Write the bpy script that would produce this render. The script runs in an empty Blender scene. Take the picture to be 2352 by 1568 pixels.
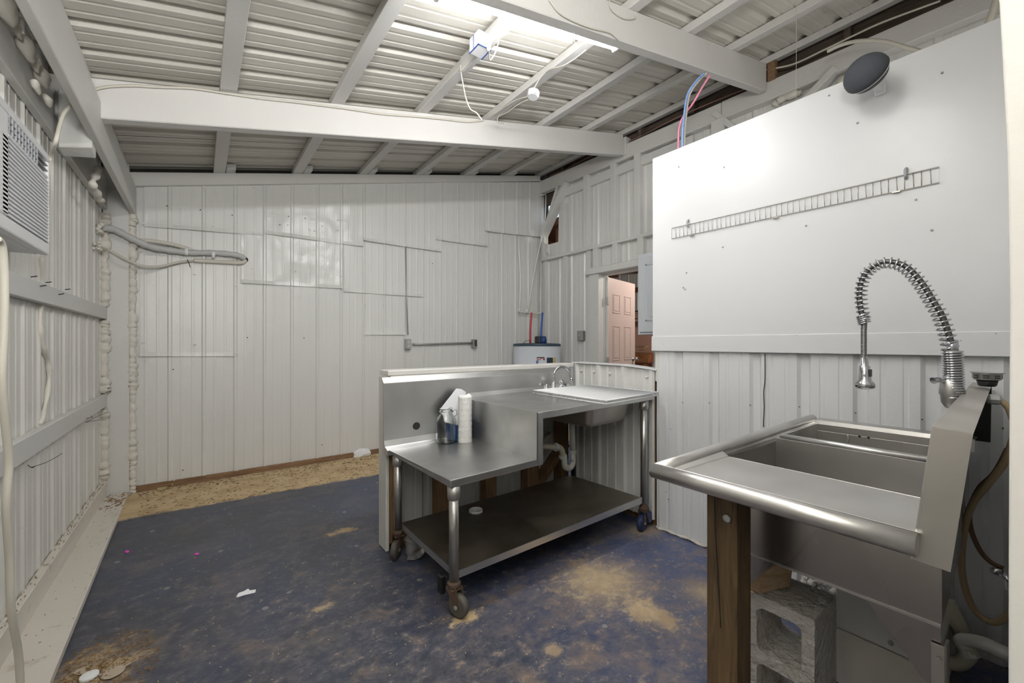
import bpy, bmesh, math, random
from mathutils import Vector, Matrix, noise
random.seed(7)
C = bpy.context.scene.collection
scn = bpy.context.scene
PI = math.pi

# ------------------------------------------------------------------ camera
F, CX, CY, EYE = 950.0, 1176.0, 788.0, 1.2
YAW = math.atan(716 / 950)
SY, CO = math.sin(YAW), math.cos(YAW)
cam = bpy.data.cameras.new('camera'); cam_o = bpy.data.objects.new('camera', cam); C.objects.link(cam_o)
cam.sensor_width = 36; cam.lens = 36 * F / 2352; cam.shift_y = 4 / 2352; cam.clip_start = 0.02
cam_o.location = (0, 0, EYE); cam_o.rotation_euler = (PI / 2, 0, -YAW)
scn.camera = cam_o
# ------------------------------------------------------------------ world, lights, exposure
w = bpy.data.worlds.new('world'); scn.world = w; w.use_nodes = True
w.node_tree.nodes['Background'].inputs[0].default_value = (.75, .86, 1, 1)
w.node_tree.nodes['Background'].inputs[1].default_value = 0.6
TUBE = 48.0          # emission of the fluorescent tubes
def area(name, loc, rot, sx, sy, e, col=(1, .98, .95)):
    l = bpy.data.lights.new(name, 'AREA'); l.shape = 'RECTANGLE'; l.size = sx; l.size_y = sy; l.energy = e; l.color = col
    o = bpy.data.objects.new(name, l); o.location = loc; o.rotation_euler = rot; C.objects.link(o); return o
# an added fill above the sink, two added point fills, and the next-room bulb
area('added_fill_above_sink', (.55, .60, 2.58), (0, -math.atan(.2365), 0), 1.2, .35, 6)  # added fill to even out the light, no fixture is modelled
def bulb(name, loc, e, r=.08, col=(1, .97, .93)):
    l = bpy.data.lights.new(name, 'POINT'); l.energy = e; l.shadow_soft_size = r; l.color = col
    o = bpy.data.objects.new(name, l); o.location = loc; C.objects.link(o); return o
bulb('added_fill_behind', (-.2, -1.1, 2.0), 3, .12)  # added fill from behind the camera, unseen source
bulb('added_fill_side_bay', (3.15, .25, 2.15), 5, .1)  # added fill, its source hidden behind the partition
bulb('next_room_bulb', (5.2, 2.7, 2.4), 36, .15, (1, .93, .86))
area('bounced_flash', (-.10, -.3, 1.9), (math.radians(150), 0, -.15), .5, .5, 46)
scn.view_settings.view_transform = 'Standard'; scn.view_settings.look = 'None'
scn.view_settings.exposure = 0.98; scn.view_settings.gamma = 1; scn.view_settings.use_curve_mapping = False
scn.cycles.max_bounces = 8; scn.cycles.diffuse_bounces = 5; scn.cycles.glossy_bounces = 4; scn.cycles.caustics_reflective = False
scn.cycles.sample_clamp_indirect = 6; scn.cycles.use_denoising = True; scn.cycles.use_adaptive_sampling = True; scn.cycles.adaptive_threshold = 0.04

# ------------------------------------------------------------------ survey helpers: a sight line met with a real plane of the room
def ray(u, v):
    r = (u - CX) / F
    return (SY + r * CO, CO - r * SY, -(v - CY) / F)
def PX(u, v, X): d = ray(u, v); t = X / d[0]; return Vector((X, t * d[1], EYE + t * d[2]))
def PY(u, v, Y): d = ray(u, v); t = Y / d[1]; return Vector((t * d[0], Y, EYE + t * d[2]))
def PZ(u, v, Z=0.0): d = ray(u, v); t = (Z - EYE) / d[2]; return Vector((t * d[0], t * d[1], Z))
SL = .2365
def roofz(x, off=0.0): return 2.666 + SL * x + off
def PR(u, v, off=0.0):
    d = ray(u, v); t = (2.666 + off - EYE) / (d[2] - SL * d[0]); return Vector((t * d[0], t * d[1], EYE + t * d[2]))

# ------------------------------------------------------------------ materials
def lin(c): return tuple(((x / 255) / 12.92 if x / 255 <= .04045 else ((x / 255 + .055) / 1.055) ** 2.4) for x in c)
class NT:
    def __init__(s, name):
        s.m = bpy.data.materials.new(name); s.m.use_nodes = True; s.t = s.m.node_tree
        s.b = s.t.nodes['Principled BSDF']; s.tc = s.t.nodes.new('ShaderNodeNewGeometry')
    def n(s, ty, **k):
        o = s.t.nodes.new(ty)
        for a, b in k.items(): setattr(o, a, b)
        return o
    def L(s, a, b): s.t.links.new(a, b)
    def pos(s, sc=(1, 1, 1)):
        mp = s.n('ShaderNodeMapping'); mp.inputs['Scale'].default_value = sc; s.L(s.tc.outputs['Position'], mp.inputs[0]); return mp.outputs[0]
    def noise(s, scale, detail=3, rough=.55, sc=(1, 1, 1), dist=0):
        o = s.n('ShaderNodeTexNoise'); o.inputs['Scale'].default_value = scale; o.inputs['Detail'].default_value = detail
        o.inputs['Roughness'].default_value = rough; o.inputs['Distortion'].default_value = dist; s.L(s.pos(sc), o.inputs['Vector']); return o.outputs['Fac']
    def rng(s, f, a, b, c=0, d=1):
        o = s.n('ShaderNodeMapRange'); o.clamp = True
        for i, x in enumerate((a, b, c, d)): o.inputs[i + 1].default_value = x
        s.L(f, o.inputs[0]); return o.outputs[0]
    def math(s, op, a, b=None):
        o = s.n('ShaderNodeMath', operation=op)
        for i, x in enumerate((a, b)):
            if x is None: continue
            if isinstance(x, (int, float)): o.inputs[i].default_value = x
            else: s.L(x, o.inputs[i])
        return o.outputs[0]
    def mix(s, f, a, b):
        o = s.n('ShaderNodeMix', data_type='RGBA')
        if isinstance(f, (int, float)): o.inputs[0].default_value = f
        else: s.L(f, o.inputs[0])
        for i, x in ((6, a), (7, b)):
            if isinstance(x, tuple): o.inputs[i].default_value = (*x[:3], 1)
            else: s.L(x, o.inputs[i])
        return o.outputs[2]
    def bump(s, h, st=.3, d=.01):
        o = s.n('ShaderNodeBump'); o.inputs['Strength'].default_value = st; o.inputs['Distance'].default_value = d
        s.L(h, o.inputs['Height']); s.L(o.outputs[0], s.b.inputs['Normal'])
    def base(s, c):
        if isinstance(c, tuple): s.b.inputs['Base Color'].default_value = (*c[:3], 1)
        else: s.L(c, s.b.inputs['Base Color'])
    def set(s, **k):
        for a, v in k.items(): s.b.inputs[a.replace('_', ' ')].default_value = v
        return s
M = {}
def paint(name, col, rough=.5, var=.08, dirt=None, dirtlo=.62, bump=.15, bscale=60, dent=0, spec=.5):
    t = NT(name); c = lin(col); dk = tuple(x * (1 - var) for x in c)
    k = t.mix(t.noise(2.2, 4), dk, c)
    if dirt: k = t.mix(t.rng(t.noise(5, 7, .7, dist=.6), dirtlo, dirtlo + .12, 0, .6), k, lin(dirt))
    t.base(k); t.set(Roughness=rough); t.b.inputs['Specular IOR Level'].default_value = spec
    h = t.noise(bscale, 3)
    if dent:
        h = t.math('ADD', t.math('MULTIPLY', h, .1), t.math('MULTIPLY', t.noise(2.6, 2, sc=(1.6, 1.6, 1)), dent)); t.bump(h, .6, .02)
    else: t.bump(h, bump, .004)
    M[name] = t.m; return t.m
paint('wall_metal', (218, 218, 215), .33, .04, (186, 176, 156), .74, dent=.8)
paint('dented_metal', (218, 218, 215), .24, .04, dent=2.4)
paint('left_metal', (221, 220, 215), .4, .06, (165, 150, 120), .66, dent=.5)
paint('roof_metal', (210, 207, 198), .40, .05, dent=.15)
paint('dark_metal_panel', (196, 198, 196), .4, .05, dent=.4)
paint('wood_white', (214, 214, 211), .55, .10, (150, 140, 120), .72, .35, 45)
paint('beam_white', (212, 211, 208), .55, .08, (150, 142, 125), .74, .35, 40)
paint('plank_white', (216, 211, 202), .6, .10, (150, 126, 94), .58, .4, 40)
paint('board_white', (214, 215, 217), .28, .03, None, bump=.25, bscale=14)
paint('low_white', (218, 220, 222), .4, .04, (180, 176, 168), .72, dent=.3)
paint('trim_white', (214, 213, 209), .45, .05)
paint('foam', (220, 216, 206), .5, .12, (170, 145, 112), .64, .6, 30)
paint('cable_white', (206, 202, 190), .55, .08, (165, 155, 135), .72, .2, 60)
paint('tape_grey', (192, 193, 192), .5, .15, (150, 150, 148), .6, .8, 40)
paint('pvc_white', (226, 226, 220), .3, .05)
paint('pvc_old', (205, 200, 184), .35, .08)
paint('plastic_white', (226, 228, 230), .35, .03)
paint('plastic_grey', (165, 167, 172), .45, .05)
paint('dark_slot', (38, 36, 35), .7, .2)
paint('concrete_rough', (214, 210, 203), .9, .25, (128, 108, 84), .56, 1.0, 45)
paint('concrete_dirty', (120, 104, 84), .9, .3, None, bump=.8, bscale=60)
paint('pink', (206, 186, 178), .4, .04)
paint('pink_wall', (220, 176, 158), .6, .06)
paint('cabinet', (206, 211, 216), .4, .03)
paint('blue_plastic', (36, 74, 122), .38, .1)
paint('towel', (236, 236, 233), .9, .04, None, bump=.8, bscale=90)
paint('paper', (238, 240, 244), .85, .03, None, bump=.2, bscale=30)
paint('speaker_grey', (74, 78, 86), .75, .2, (130, 130, 125), .72, .5, 400)
paint('rubber', (92, 88, 82), .6, .25, (130, 112, 88), .6)
paint('rubber_blue', (46, 62, 100), .5, .2, (70, 60, 60), .6)
paint('rust', (98, 78, 64), .75, .35, (70, 52, 44), .52, .6, 120)
paint('black', (22, 22, 23), .45, .2)
paint('pex_red', (176, 40, 62), .4, .05)
paint('pex_blue', (38, 84, 170), .4, .05)
paint('pex_pink', (235, 140, 170), .4, .05)
paint('pex_sky', (130, 165, 228), .4, .05)
paint('pex_brown', (170, 130, 118), .5, .05)
paint('heater_white', (208, 214, 222), .35, .02)
paint('heater_lid', (58, 76, 90), .5, .1)
paint('label_blue', (30, 62, 120), .5, .05)
paint('label_red', (190, 90, 100), .5, .1)
paint('label_navy', (48, 64, 78), .45, .1)
paint('label_yellow', (208, 190, 96), .5, .1)
paint('copper', (150, 95, 66), .4, .2)
paint('hose_tan', (166, 146, 114), .45, .15, (110, 84, 54), .6)
paint('hose_brown', (112, 84, 58), .5, .2)
paint('pink_bit', (226, 70, 190), .5, 0)
paint('straw', (150, 118, 74), .9, .35)
paint('leaf', (205, 186, 140), .8, .2)
paint('translucent_lid', (178, 164, 146), .4, .1)
paint('cardboard', (196, 160, 120), .8, .2)
paint('ceiling_tile_brown', (150, 98, 62), .8, .3)
paint('pcb_dark', (60, 60, 62), .6, .2)
def wood(name, a, b, rough=.7, axis=(14, 14, 1.2)):
    t = NT(name); f = t.noise(3.2, 6, .6, axis, 1.4)
    k = t.mix(t.rng(f, .35, .68), lin(a), lin(b))
    t.base(k); t.set(Roughness=rough); t.bump(f, .4, .006); M[name] = t.m
wood('post_wood', (66, 52, 34), (106, 84, 56))
wood('stud_wood', (112, 86, 58), (150, 120, 86))
for nm_ in ('concrete_rough', 'concrete_dirty'):
    for nd in M[nm_].node_tree.nodes:
        if nd.type == 'BUMP': nd.inputs['Distance'].default_value = .02
wood('old_wood', (88, 58, 38), (142, 100, 70), .8, (2, 14, 14))
wood('beam_wood', (72, 62, 54), (112, 98, 86), .8, (14, 1.2, 14))
wood('base_wood', (112, 84, 60), (152, 122, 92), .8, (1.2, 14, 14))
wood('pale_wood', (176, 148, 112), (214, 190, 156), .8, (3, 3, 14))
wood('bench_wood', (120, 70, 40), (186, 130, 84), .8, (5, 9, 9))
def steel(name, col=(176, 174, 170), lo=.2, hi=.42, sc=(1, 1, 1), spots=.6, dark=None, metal=1.0):
    t = NT(name); c = lin(col); f = t.noise(3.0, 2, .5, sc, .3)
    k = t.mix(t.rng(f, .35, .7), tuple(x * .72 for x in c), c)
    if dark: k = t.mix(t.rng(t.noise(1.8, 5, .6), .4, .62), k, lin(dark))
    sp = t.rng(t.noise(60, 4, .7), .72, .78, 0, spots * .6)
    k = t.mix(sp, k, (.75, .75, .74)); t.base(k); t.set(Metallic=metal)
    t.L(t.rng(f, .3, .7, hi, lo), t.b.inputs['Roughness'])
    t.bump(t.noise(3, 1), .06, .01); M[name] = t.m
steel('steel', (224, 224, 223), .34, .42, spots=.4); steel('steel_top', (216, 216, 215), .30, .42, (1, 1, 1), .9)
steel('steel_leg', (196, 195, 192), .3, .5); steel('steel_shelf', (168, 162, 150), .42, .62, spots=.5, dark=(138, 130, 116))
steel('steel_sink', (212, 210, 207), .32, .44, spots=.7); steel('steel_dull', (196, 192, 186), .42, .6, spots=.2)
steel('steel_apron', (186, 182, 180), .16, .30, (1, 1, .4), 0.2)
steel('hose_steel', (120, 120, 120), .3, .5, spots=.2)
steel('galv', (186, 188, 186), .4, .6, spots=.2, metal=.5)
t = NT('chrome'); t.base(lin((190, 192, 196))); t.set(Metallic=1, Roughness=.12); M['chrome'] = t.m
t = NT('wire'); t.base(lin((186, 182, 174))); t.set(Metallic=.7, Roughness=.35); M['wire'] = t.m
t = NT('glass'); t.base((.95, .97, .96)); t.set(Roughness=.02, IOR=1.45); t.b.inputs['Transmission Weight'].default_value = 1; M['glass'] = t.m
t = NT('clear_plastic'); t.base(lin((225, 225, 225))); t.set(Roughness=.18, IOR=1.3); t.b.inputs['Transmission Weight'].default_value = .8; M['clear_plastic'] = t.m
t = NT('tube'); t.base((1, 1, 1)); t.b.inputs['Emission Color'].default_value = (1, .99, .98, 1); t.b.inputs['Emission Strength'].default_value = TUBE; M['tube'] = t.m
# floor: blue paint worn through to concrete and sand
t = NT('floor_paint')
sep = t.n('ShaderNodeSeparateXYZ'); t.L(t.tc.outputs['Position'], sep.inputs[0]); X, Y = sep.outputs[0], sep.outputs[1]
n1 = t.noise(1.3, 8, .62); n2 = t.noise(6, 9, .72, dist=.4); n3 = t.noise(38, 6, .75)
n4 = t.noise(15, 10, .8, (1, 1.3, 1), .15)
blue = t.mix(t.rng(n1, .38, .62), lin((60, 63, 71)), lin((60, 68, 88)))
# bluer, fresher coat towards the open right-hand side
blue = t.mix(t.rng(t.math('ADD', X, t.math('MULTIPLY', n2, .9)), 1.1, 3.2, 0, .9), blue, lin((66, 86, 134)))
# scuffed through to grey and to the brown ground, most along the foreground
fg = t.rng(Y, 3.4, 1.0, 0, .12)
blue = t.mix(t.rng(t.math('ADD', n4, fg), .54, .72, 0, .7), blue, lin((110, 106, 112)))
blue = t.mix(t.rng(t.math('ADD', n2, fg), .60, .78, 0, .75), blue, lin((132, 116, 102)))
blue = t.mix(t.rng(t.math('ADD', n4, t.math('MULTIPLY', fg, .6)), .62, .72, 0, .8), blue, lin((168, 148, 124)))
blue = t.mix(t.rng(t.noise(2.6, 9, .74, (1, 1.2, 1), .1), .50, .66, 0, .5), blue, lin((116, 108, 104)))
blue = t.mix(t.rng(t.math('ADD', n3, t.math('MULTIPLY', n1, .35)), .82, .88, 0, .6), blue, lin((180, 164, 142)))
vor = t.n('ShaderNodeTexVoronoi'); vor.inputs['Scale'].default_value = 9; t.L(t.pos(), vor.inputs['Vector'])
spot = t.math('MULTIPLY', t.rng(vor.outputs['Distance'], .10, .14, 1, 0), t.rng(n1, .48, .54))
blue = t.mix(t.math('MULTIPLY', spot, .5), blue, lin((170, 168, 160)))
sand = t.mix(t.rng(n2, .4, .62), lin((178, 154, 118)), lin((206, 184, 146)))
sand = t.mix(t.rng(t.noise(26, 6, .75, (1, 2.2, 1)), .62, .68, 0, .75), sand, lin((92, 72, 50)))
def patch(cx, cy, rx, ry, hard=.25, amp=.9):
    dx = t.math('DIVIDE', t.math('SUBTRACT', X, cx), rx); dy = t.math('DIVIDE', t.math('SUBTRACT', Y, cy), ry)
    d = t.math('SQRT', t.math('ADD', t.math('MULTIPLY', dx, dx), t.math('MULTIPLY', dy, dy)))
    d = t.math('ADD', d, t.math('ADD', t.math('MULTIPLY', t.math('SUBTRACT', n4, .5), 5.5), t.math('MULTIPLY', t.math('SUBTRACT', n2, .5), 3)))
    return t.rng(d, 1 - hard, 1 + hard, amp, 0)
mask = t.rng(t.math('ADD', Y, t.math('ADD', t.math('MULTIPLY', t.math('SUBTRACT', n2, .5), .16), t.math('MULTIPLY', X, .045))), 3.80, 3.84)
for p in ((1.62, 1.40, .19, .17, .6, .75), (1.60, 1.14, .07, .14, .4, .8), (1.95, 1.02, .09, .10, .5, .5), (.72, 2.76, .07, .035, .3, .85), (.93, 1.57, .06, .035, .3, .9),
          (-.30, 2.12, .10, .13, .5, .7), (.45, 2.02, .04, .025, .3, .6), (1.1, 1.2, .03, .03, .3, .6), (2.30, 1.62, .12, .08, .5, .5)):
    mask = t.math('MAXIMUM', mask, patch(*p))
col = t.mix(mask, blue, sand)
# hairline crack running across the slab
cr = t.math('ABSOLUTE', t.math('SUBTRACT', t.math('ADD', Y, t.math('MULTIPLY', n2, .12)), t.math('ADD', t.math('MULTIPLY', X, -.02), 3.68)))
col = t.mix(t.rng(cr, .002, .007, .8, 0), col, lin((26, 28, 34)))
t.base(col); t.L(t.rng(mask, 0, 1, .42, .95), t.b.inputs['Roughness'])
t.bump(t.math('ADD', n2, t.math('MULTIPLY', n3, .4)), .35, .01); M['floor_paint'] = t.m

# ------------------------------------------------------------------ mesh helpers
ORG = {}
class MB:
    def __init__(s): s.v = []; s.f = []; s.sm = []
    def add(s, vs, fs, smooth=False):
        b = len(s.v); s.v += [tuple(x) for x in vs]; s.f += [tuple(i + b for i in f) for f in fs]; s.sm += [smooth] * len(fs); return s
    def box(s, a, b):
        x0, y0, z0 = (min(a[i], b[i]) for i in range(3)); x1, y1, z1 = (max(a[i], b[i]) for i in range(3))
        return s.add([(x0, y0, z0), (x1, y0, z0), (x1, y1, z0), (x0, y1, z0), (x0, y0, z1), (x1, y0, z1), (x1, y1, z1), (x0, y1, z1)],
                     [(0, 3, 2, 1), (4, 5, 6, 7), (0, 1, 5, 4), (1, 2, 6, 5), (2, 3, 7, 6), (3, 0, 4, 7)])
    def hexa(s, q0, q1):   # two quads, corner to corner
        return s.add(list(q0) + list(q1), [(0, 3, 2, 1), (4, 5, 6, 7), (0, 1, 5, 4), (1, 2, 6, 5), (2, 3, 7, 6), (3, 0, 4, 7)])
    def prism(s, poly, ext):
        n = len(poly); e = Vector(ext); p = [Vector(q) for q in poly]
        return s.add(p + [q + e for q in p], [tuple(range(n))[::-1], tuple(range(n, 2 * n))] + [(i, (i + 1) % n, n + (i + 1) % n, n + i) for i in range(n)])
    def bar(s, a, b, wd, th, up=(0, 0, 1)):  # square timber from a to b
        a, b = Vector(a), Vector(b); d = (b - a).normalized(); u = Vector(up); x = d.cross(u).normalized(); y = x.cross(d)
        q = [x * i * wd / 2 + y * j * th / 2 for i, j in ((-1, -1), (1, -1), (1, 1), (-1, 1))]
        return s.hexa([a + k for k in q], [b + k for k in q])
    def tube(s, pts, r, n=8, closed=False, caps=True, smooth=True):
        pts = [Vector(p) for p in pts]; m = len(pts); rr = r if callable(r) else (lambda i: r)
        vs = []; prev = None
        for i, p in enumerate(pts):
            d = (pts[(i + 1) % m] - pts[i - 1]) if closed else (pts[min(i + 1, m - 1)] - pts[max(i - 1, 0)])
            d.normalize()
            if prev is None: x = d.orthogonal().normalized()
            else: x = (prev - d * prev.dot(d)).normalized()
            prev = x; y = d.cross(x)
            for k in range(n):
                an = 2 * PI * k / n; vs.append(p + (x * math.cos(an) + y * math.sin(an)) * rr(i))
        fs = []
        for i in range(m if closed else m - 1):
            j = (i + 1) % m
            for k in range(n): fs.append((i * n + k, i * n + (k + 1) % n, j * n + (k + 1) % n, j * n + k))
        s.add(vs, fs, smooth)
        if caps and not closed: s.f += [tuple(len(s.v) - m * n + k for k in range(n))[::-1], tuple(len(s.v) - n + k for k in range(n))]; s.sm += [False] * 2
        return s
    def lathe(s, c, prof, n=24, axis=(0, 0, 1), smooth=True, cap=True):  # prof: (radius, height) along axis
        c = Vector(c); z = Vector(axis).normalized(); x = z.orthogonal().normalized(); y = z.cross(x); vs = []
        for r, h in prof:
            for k in range(n):
                an = 2 * PI * k / n; vs.append(c + z * h + (x * math.cos(an) + y * math.sin(an)) * max(r, 1e-5))
        m = len(prof); fs = [(i * n + k, i * n + (k + 1) % n, (i + 1) * n + (k + 1) % n, (i + 1) * n + k) for i in range(m - 1) for k in range(n)]
        s.add(vs, fs, smooth)
        if cap:
            b = len(s.v) - m * n; s.f += [tuple(b + k for k in range(n))[::-1], tuple(b + (m - 1) * n + k for k in range(n))]; s.sm += [False] * 2
        return s
    def warp(s, fn): s.v = [tuple(fn(Vector(p))) for p in s.v]; return s
    def build(s, name, mat, parent=None, bevel=0, kind=None, label=None, seg=1, solid=0):
        me = bpy.data.meshes.new(name); o = bpy.data.objects.new(name, me); C.objects.link(o)
        off = Vector((0, 0, 0))
        if parent is not None: o.parent = parent; off = ORG.get(parent.name, off)
        if parent is None and s.v:
            xs = [p[0] for p in s.v]; ys = [p[1] for p in s.v]; off = Vector(((min(xs) + max(xs)) / 2, (min(ys) + max(ys)) / 2, min(p[2] for p in s.v)))
            o.location = off
        ORG[o.name] = off
        me.from_pydata([tuple(Vector(p) - off) for p in s.v], [], s.f); me.update()
        me.polygons.foreach_set('use_smooth', s.sm)
        bm = bmesh.new(); bm.from_mesh(me); bmesh.ops.recalc_face_normals(bm, faces=bm.faces); bm.to_mesh(me); bm.free()
        me.materials.append(M[mat] if isinstance(mat, str) else mat)
        if solid: md = o.modifiers.new('solid', 'SOLIDIFY'); md.thickness = solid; md.offset = 0
        if bevel: md = o.modifiers.new('bevel', 'BEVEL'); md.width = bevel; md.segments = seg; md.limit_method = 'ANGLE'; md.angle_limit = .6
        if kind: o['kind'] = kind
        if label: o['label'] = label
        return o
def tag(o, label, cat, group=None):
    o['label'] = label; o['category'] = cat
    group = group or {'electrical_cable': 'painted electrical cables on the ceiling', 'conduit': 'painted conduits above the board', 'water_tubing': 'coloured tubing dropping behind the board', 'pink_petal': 'pink flecks on the floor', 'dry_leaf': 'dry leaves by the back wall', 'wood_chip': 'chips on the sand'}.get(o.name.split('.')[0])
    if group: o['group'] = group
    return o
def thing(name, label, cat, loc, group=None):
    o = bpy.data.objects.new(name, None); o.empty_display_size = .05; C.objects.link(o); o.location = loc; ORG[o.name] = Vector(loc)
    return tag(o, label, cat, group)
def struct(name, mb=None, mat=None, loc=(0, 0, 0), bevel=0):
    if mb is not None: o = mb.build(name, mat, None, bevel)
    else:
        o = bpy.data.objects.new(name, None); C.objects.link(o); o.location = loc; ORG[o.name] = Vector(loc)
    o['kind'] = 'structure'; return o
def spline(pts, k=6):
    P = [Vector(p) for p in pts]; out = []
    for i in range(len(P) - 1):
        a, b, c, d = P[max(i - 1, 0)], P[i], P[i + 1], P[min(i + 2, len(P) - 1)]
        for j in range(k):
            q = j / k; out.append(.5 * ((2 * b) + (c - a) * q + (2 * a - 5 * b + 4 * c - d) * q * q + (3 * b - a - 3 * c + d) * q ** 3))
    out.append(P[-1]); return out
def sheet(mb, O, U, V, N, t0, t1, v0, v1, pitch=.2286, phase=0., rib=.018, base=.05, top=.022, minor=.002, nv=4, wob=.0015, seed=0, curl=0):
    """corrugated sheet metal: ribs every pitch along U, extruded along V from v0(t) to v1(t)"""
    O, U, V, N = Vector(O), Vector(U), Vector(V), Vector(N); pr = []
    def h(t):
        q = (t - phase) % pitch; q = min(q, pitch - q)
        if q < top / 2: return rib
        if q < base / 2: return rib * (base / 2 - q) / (base / 2 - top / 2)
        m = abs(q - pitch / 3)
        if minor and m < .011: return minor * min(1, (.011 - m) / .005)
        return 0
    br = {t0, t1}; k0 = math.floor((t0 - phase) / pitch) - 1; k1 = math.ceil((t1 - phase) / pitch) + 1
    for k in range(k0, k1 + 1):
        c = phase + k * pitch
        for q in (-base / 2, -top / 2, top / 2, base / 2): br.add(c + q)
        if minor:
            for z in (pitch / 3, -pitch / 3):
                for q in (-.011, -.006, .006, .011): br.add(c + z + q)
    ts = sorted(t for t in br if t0 - 1e-9 <= t <= t1 + 1e-9)
    f0 = v0 if callable(v0) else (lambda t: v0); f1 = v1 if callable(v1) else (lambda t: v1)
    vs = []
    for t in ts:
        for j in range(nv + 1):
            v = f0(t) + (f1(t) - f0(t)) * j / nv
            q = h(t) + wob * noise.noise(Vector((t * 3.1 + seed, v * 2.3, seed * 1.7)))
            if curl and j == 0: q += curl * (1 + .6 * math.sin(t * 7 + seed))
            if curl and j == 1: v = f0(t) + .035; q += curl * .15
            if wob > .003 : q += wob * .5 * noise.noise(Vector((t * 9 + seed, v * 7, 3)))
            vs.append(O + U * t + V * v + N * q)
    m = nv + 1
    return mb.add(vs, [(i * m + j, (i + 1) * m + j, (i + 1) * m + j + 1, i * m + j + 1) for i in range(len(ts) - 1) for j in range(nv)])
def foam(name, parent, path, r, seed, lump=.35, flat=1.0):
    pts = spline(path, 10); n = len(pts); mb = MB(); rnd = random.Random(seed); L = sum((pts[i + 1] - pts[i]).length for i in range(n - 1))
    m = max(24, int(L / .010)); P = [pts[min(int(i * (n - 1) / (m - 1)), n - 2)].lerp(pts[min(int(i * (n - 1) / (m - 1)) + 1, n - 1)], (i * (n - 1) / (m - 1)) % 1) for i in range(m)]
    knots = [rnd.uniform(.75, 1.3) for _ in range(m)]; cells = [rnd.choice((4, 5, 6, 8)) for _ in range(m)]
    rad = []; i = 0; ci = 0
    while len(rad) < m:
        c = cells[ci]; a = knots[ci]
        for q in range(c): rad.append(r * a * (1 - lump * (abs(q / c * 2 - 1) ** 3)))
        ci += 1
    P2 = [p + Vector((rnd.uniform(-1, 1), rnd.uniform(-1, 1), 0)) * r * .12 for p in P]
    mb.tube(P2, lambda i: rad[min(i, m - 1)], 12); mb.warp(lambda p: p + noise.noise_vector(p * 45) * .004 + noise.noise_vector(p * 120) * .0015)
    o = mb.build(name, 'foam', parent); o['kind'] = 'stuff'; return o
def warp_none(p): return p

# ================================================================== SETTING
YB = 4.5          # back wall
XR = 3.95         # far right wall skin
XP = 2.38         # partition with the white board
XL = -.61         # left wall skin
struct('floor', MB().box((-.9, -1.6, -.08), (4.2, 4.8, 0)), 'floor_paint')

# ---- left wall
wl = struct('wall_left', loc=(XL, 2, 0))
seams = [-1.6, -.2, .88, 1.78, PX(51, 800, XL).y, PX(169, 800, XL).y, 4.62]
for i in range(6):
    mb = MB(); sheet(mb, (XL, 0, 0), (0, 1, 0), (0, 0, 1), (1, 0, 0), seams[i] + .009, seams[i + 1] - .009, 0, 2.66, phase=seams[i + 1], rib=.009, base=.045, top=.02, minor=.0025, nv=10, wob=.0015, seed=i)
    mb.build('metal_sheet', 'left_metal', wl)
MB().box((XL - .05, -1.6, 0), (XL - .03, 4.65, 3.0)).build('shade_backing', 'dark_slot', wl)  # dark sheet, its colour stands in for shade in the seams
for z0, z1, a, b in ((1.385, 1.474, 1.2, 4.43), (.716, .812, 1.2, 4.43)):
    MB().box((XL + .006, a - 2.6, z0), (-.572, b, z1)).build('girt', 'wood_white', wl, .003)
MB().box((XL + .006, -1.5, .0), (-.572, 4.40, .146)).build('bottom_board', 'plank_white', wl, .003)
# debris caught on the bottom board
mb = MB(); rnd = random.Random(5)
for k in range(120):
    y = rnd.uniform(1.6, 4.3); x = XL + rnd.uniform(.012, .036); z = .146; a = rnd.uniform(0, 3); l = rnd.uniform(.003, .014)
    mb.bar((x, y, z + .003), (x + l * .3 * math.cos(a), y + l * math.sin(a), z + .004 + rnd.uniform(0, .006)), .0025, .002)
mb.build('dry_debris', 'straw', wl, kind='stuff')
# zip ties / wires
for pts in (((250, 945), (222, 957), (197, 970)), ((243, 963), (215, 966), (197, 970)), ((72, 1073), (110, 1060), (143, 1041)), ((64, 1068), (74, 1074), (80, 1070)), ((198, 960), (212, 958), (210, 955))):
    MB().tube(spline([PX(u, v, -.56) for u, v in pts], 4), .0016, 5).build('wire_tie', 'pcb_dark', wl)
for u, v in ((71, 636), (105, 649), (150, 665), (93, 657), (135, 676)):
    p = PX(u, v, -.57); MB().bar(p, p + Vector((.02, -.012, .004)), .004, .004).build('nail', 'pcb_dark', wl)
# foam squeezing out of a seam
mb = MB(); mb.tube(spline([PX(u, v, -.6) for u, v in ((93, 590), (95, 660), (92, 740), (97, 790), (110, 830), (113, 870), (104, 930), (92, 975))], 6), lambda i: .010 + .003 * math.sin(i), 7)
mb.build('foam_seam', 'foam', wl, kind='stuff')
# holes where the pipes pass, sealed with foam
for (u, v), r in (((228, 524), .032), ((220, 566), .022)):
    p = PX(u, v, XL + .02); mb = MB()
    for k in range(9):
        q = p + Vector((random.uniform(-.01, .03), random.uniform(-.03, .03), random.uniform(-.03, .03)))
        mb.lathe(q, [(0, -r * .5), (r * .45, -r * .25), (r * .5, 0), (r * .42, r * .3), (0, r * .5)], 8, (1, .2, .3))
    mb.build('foam_plug', 'foam', wl, kind='stuff')

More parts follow.
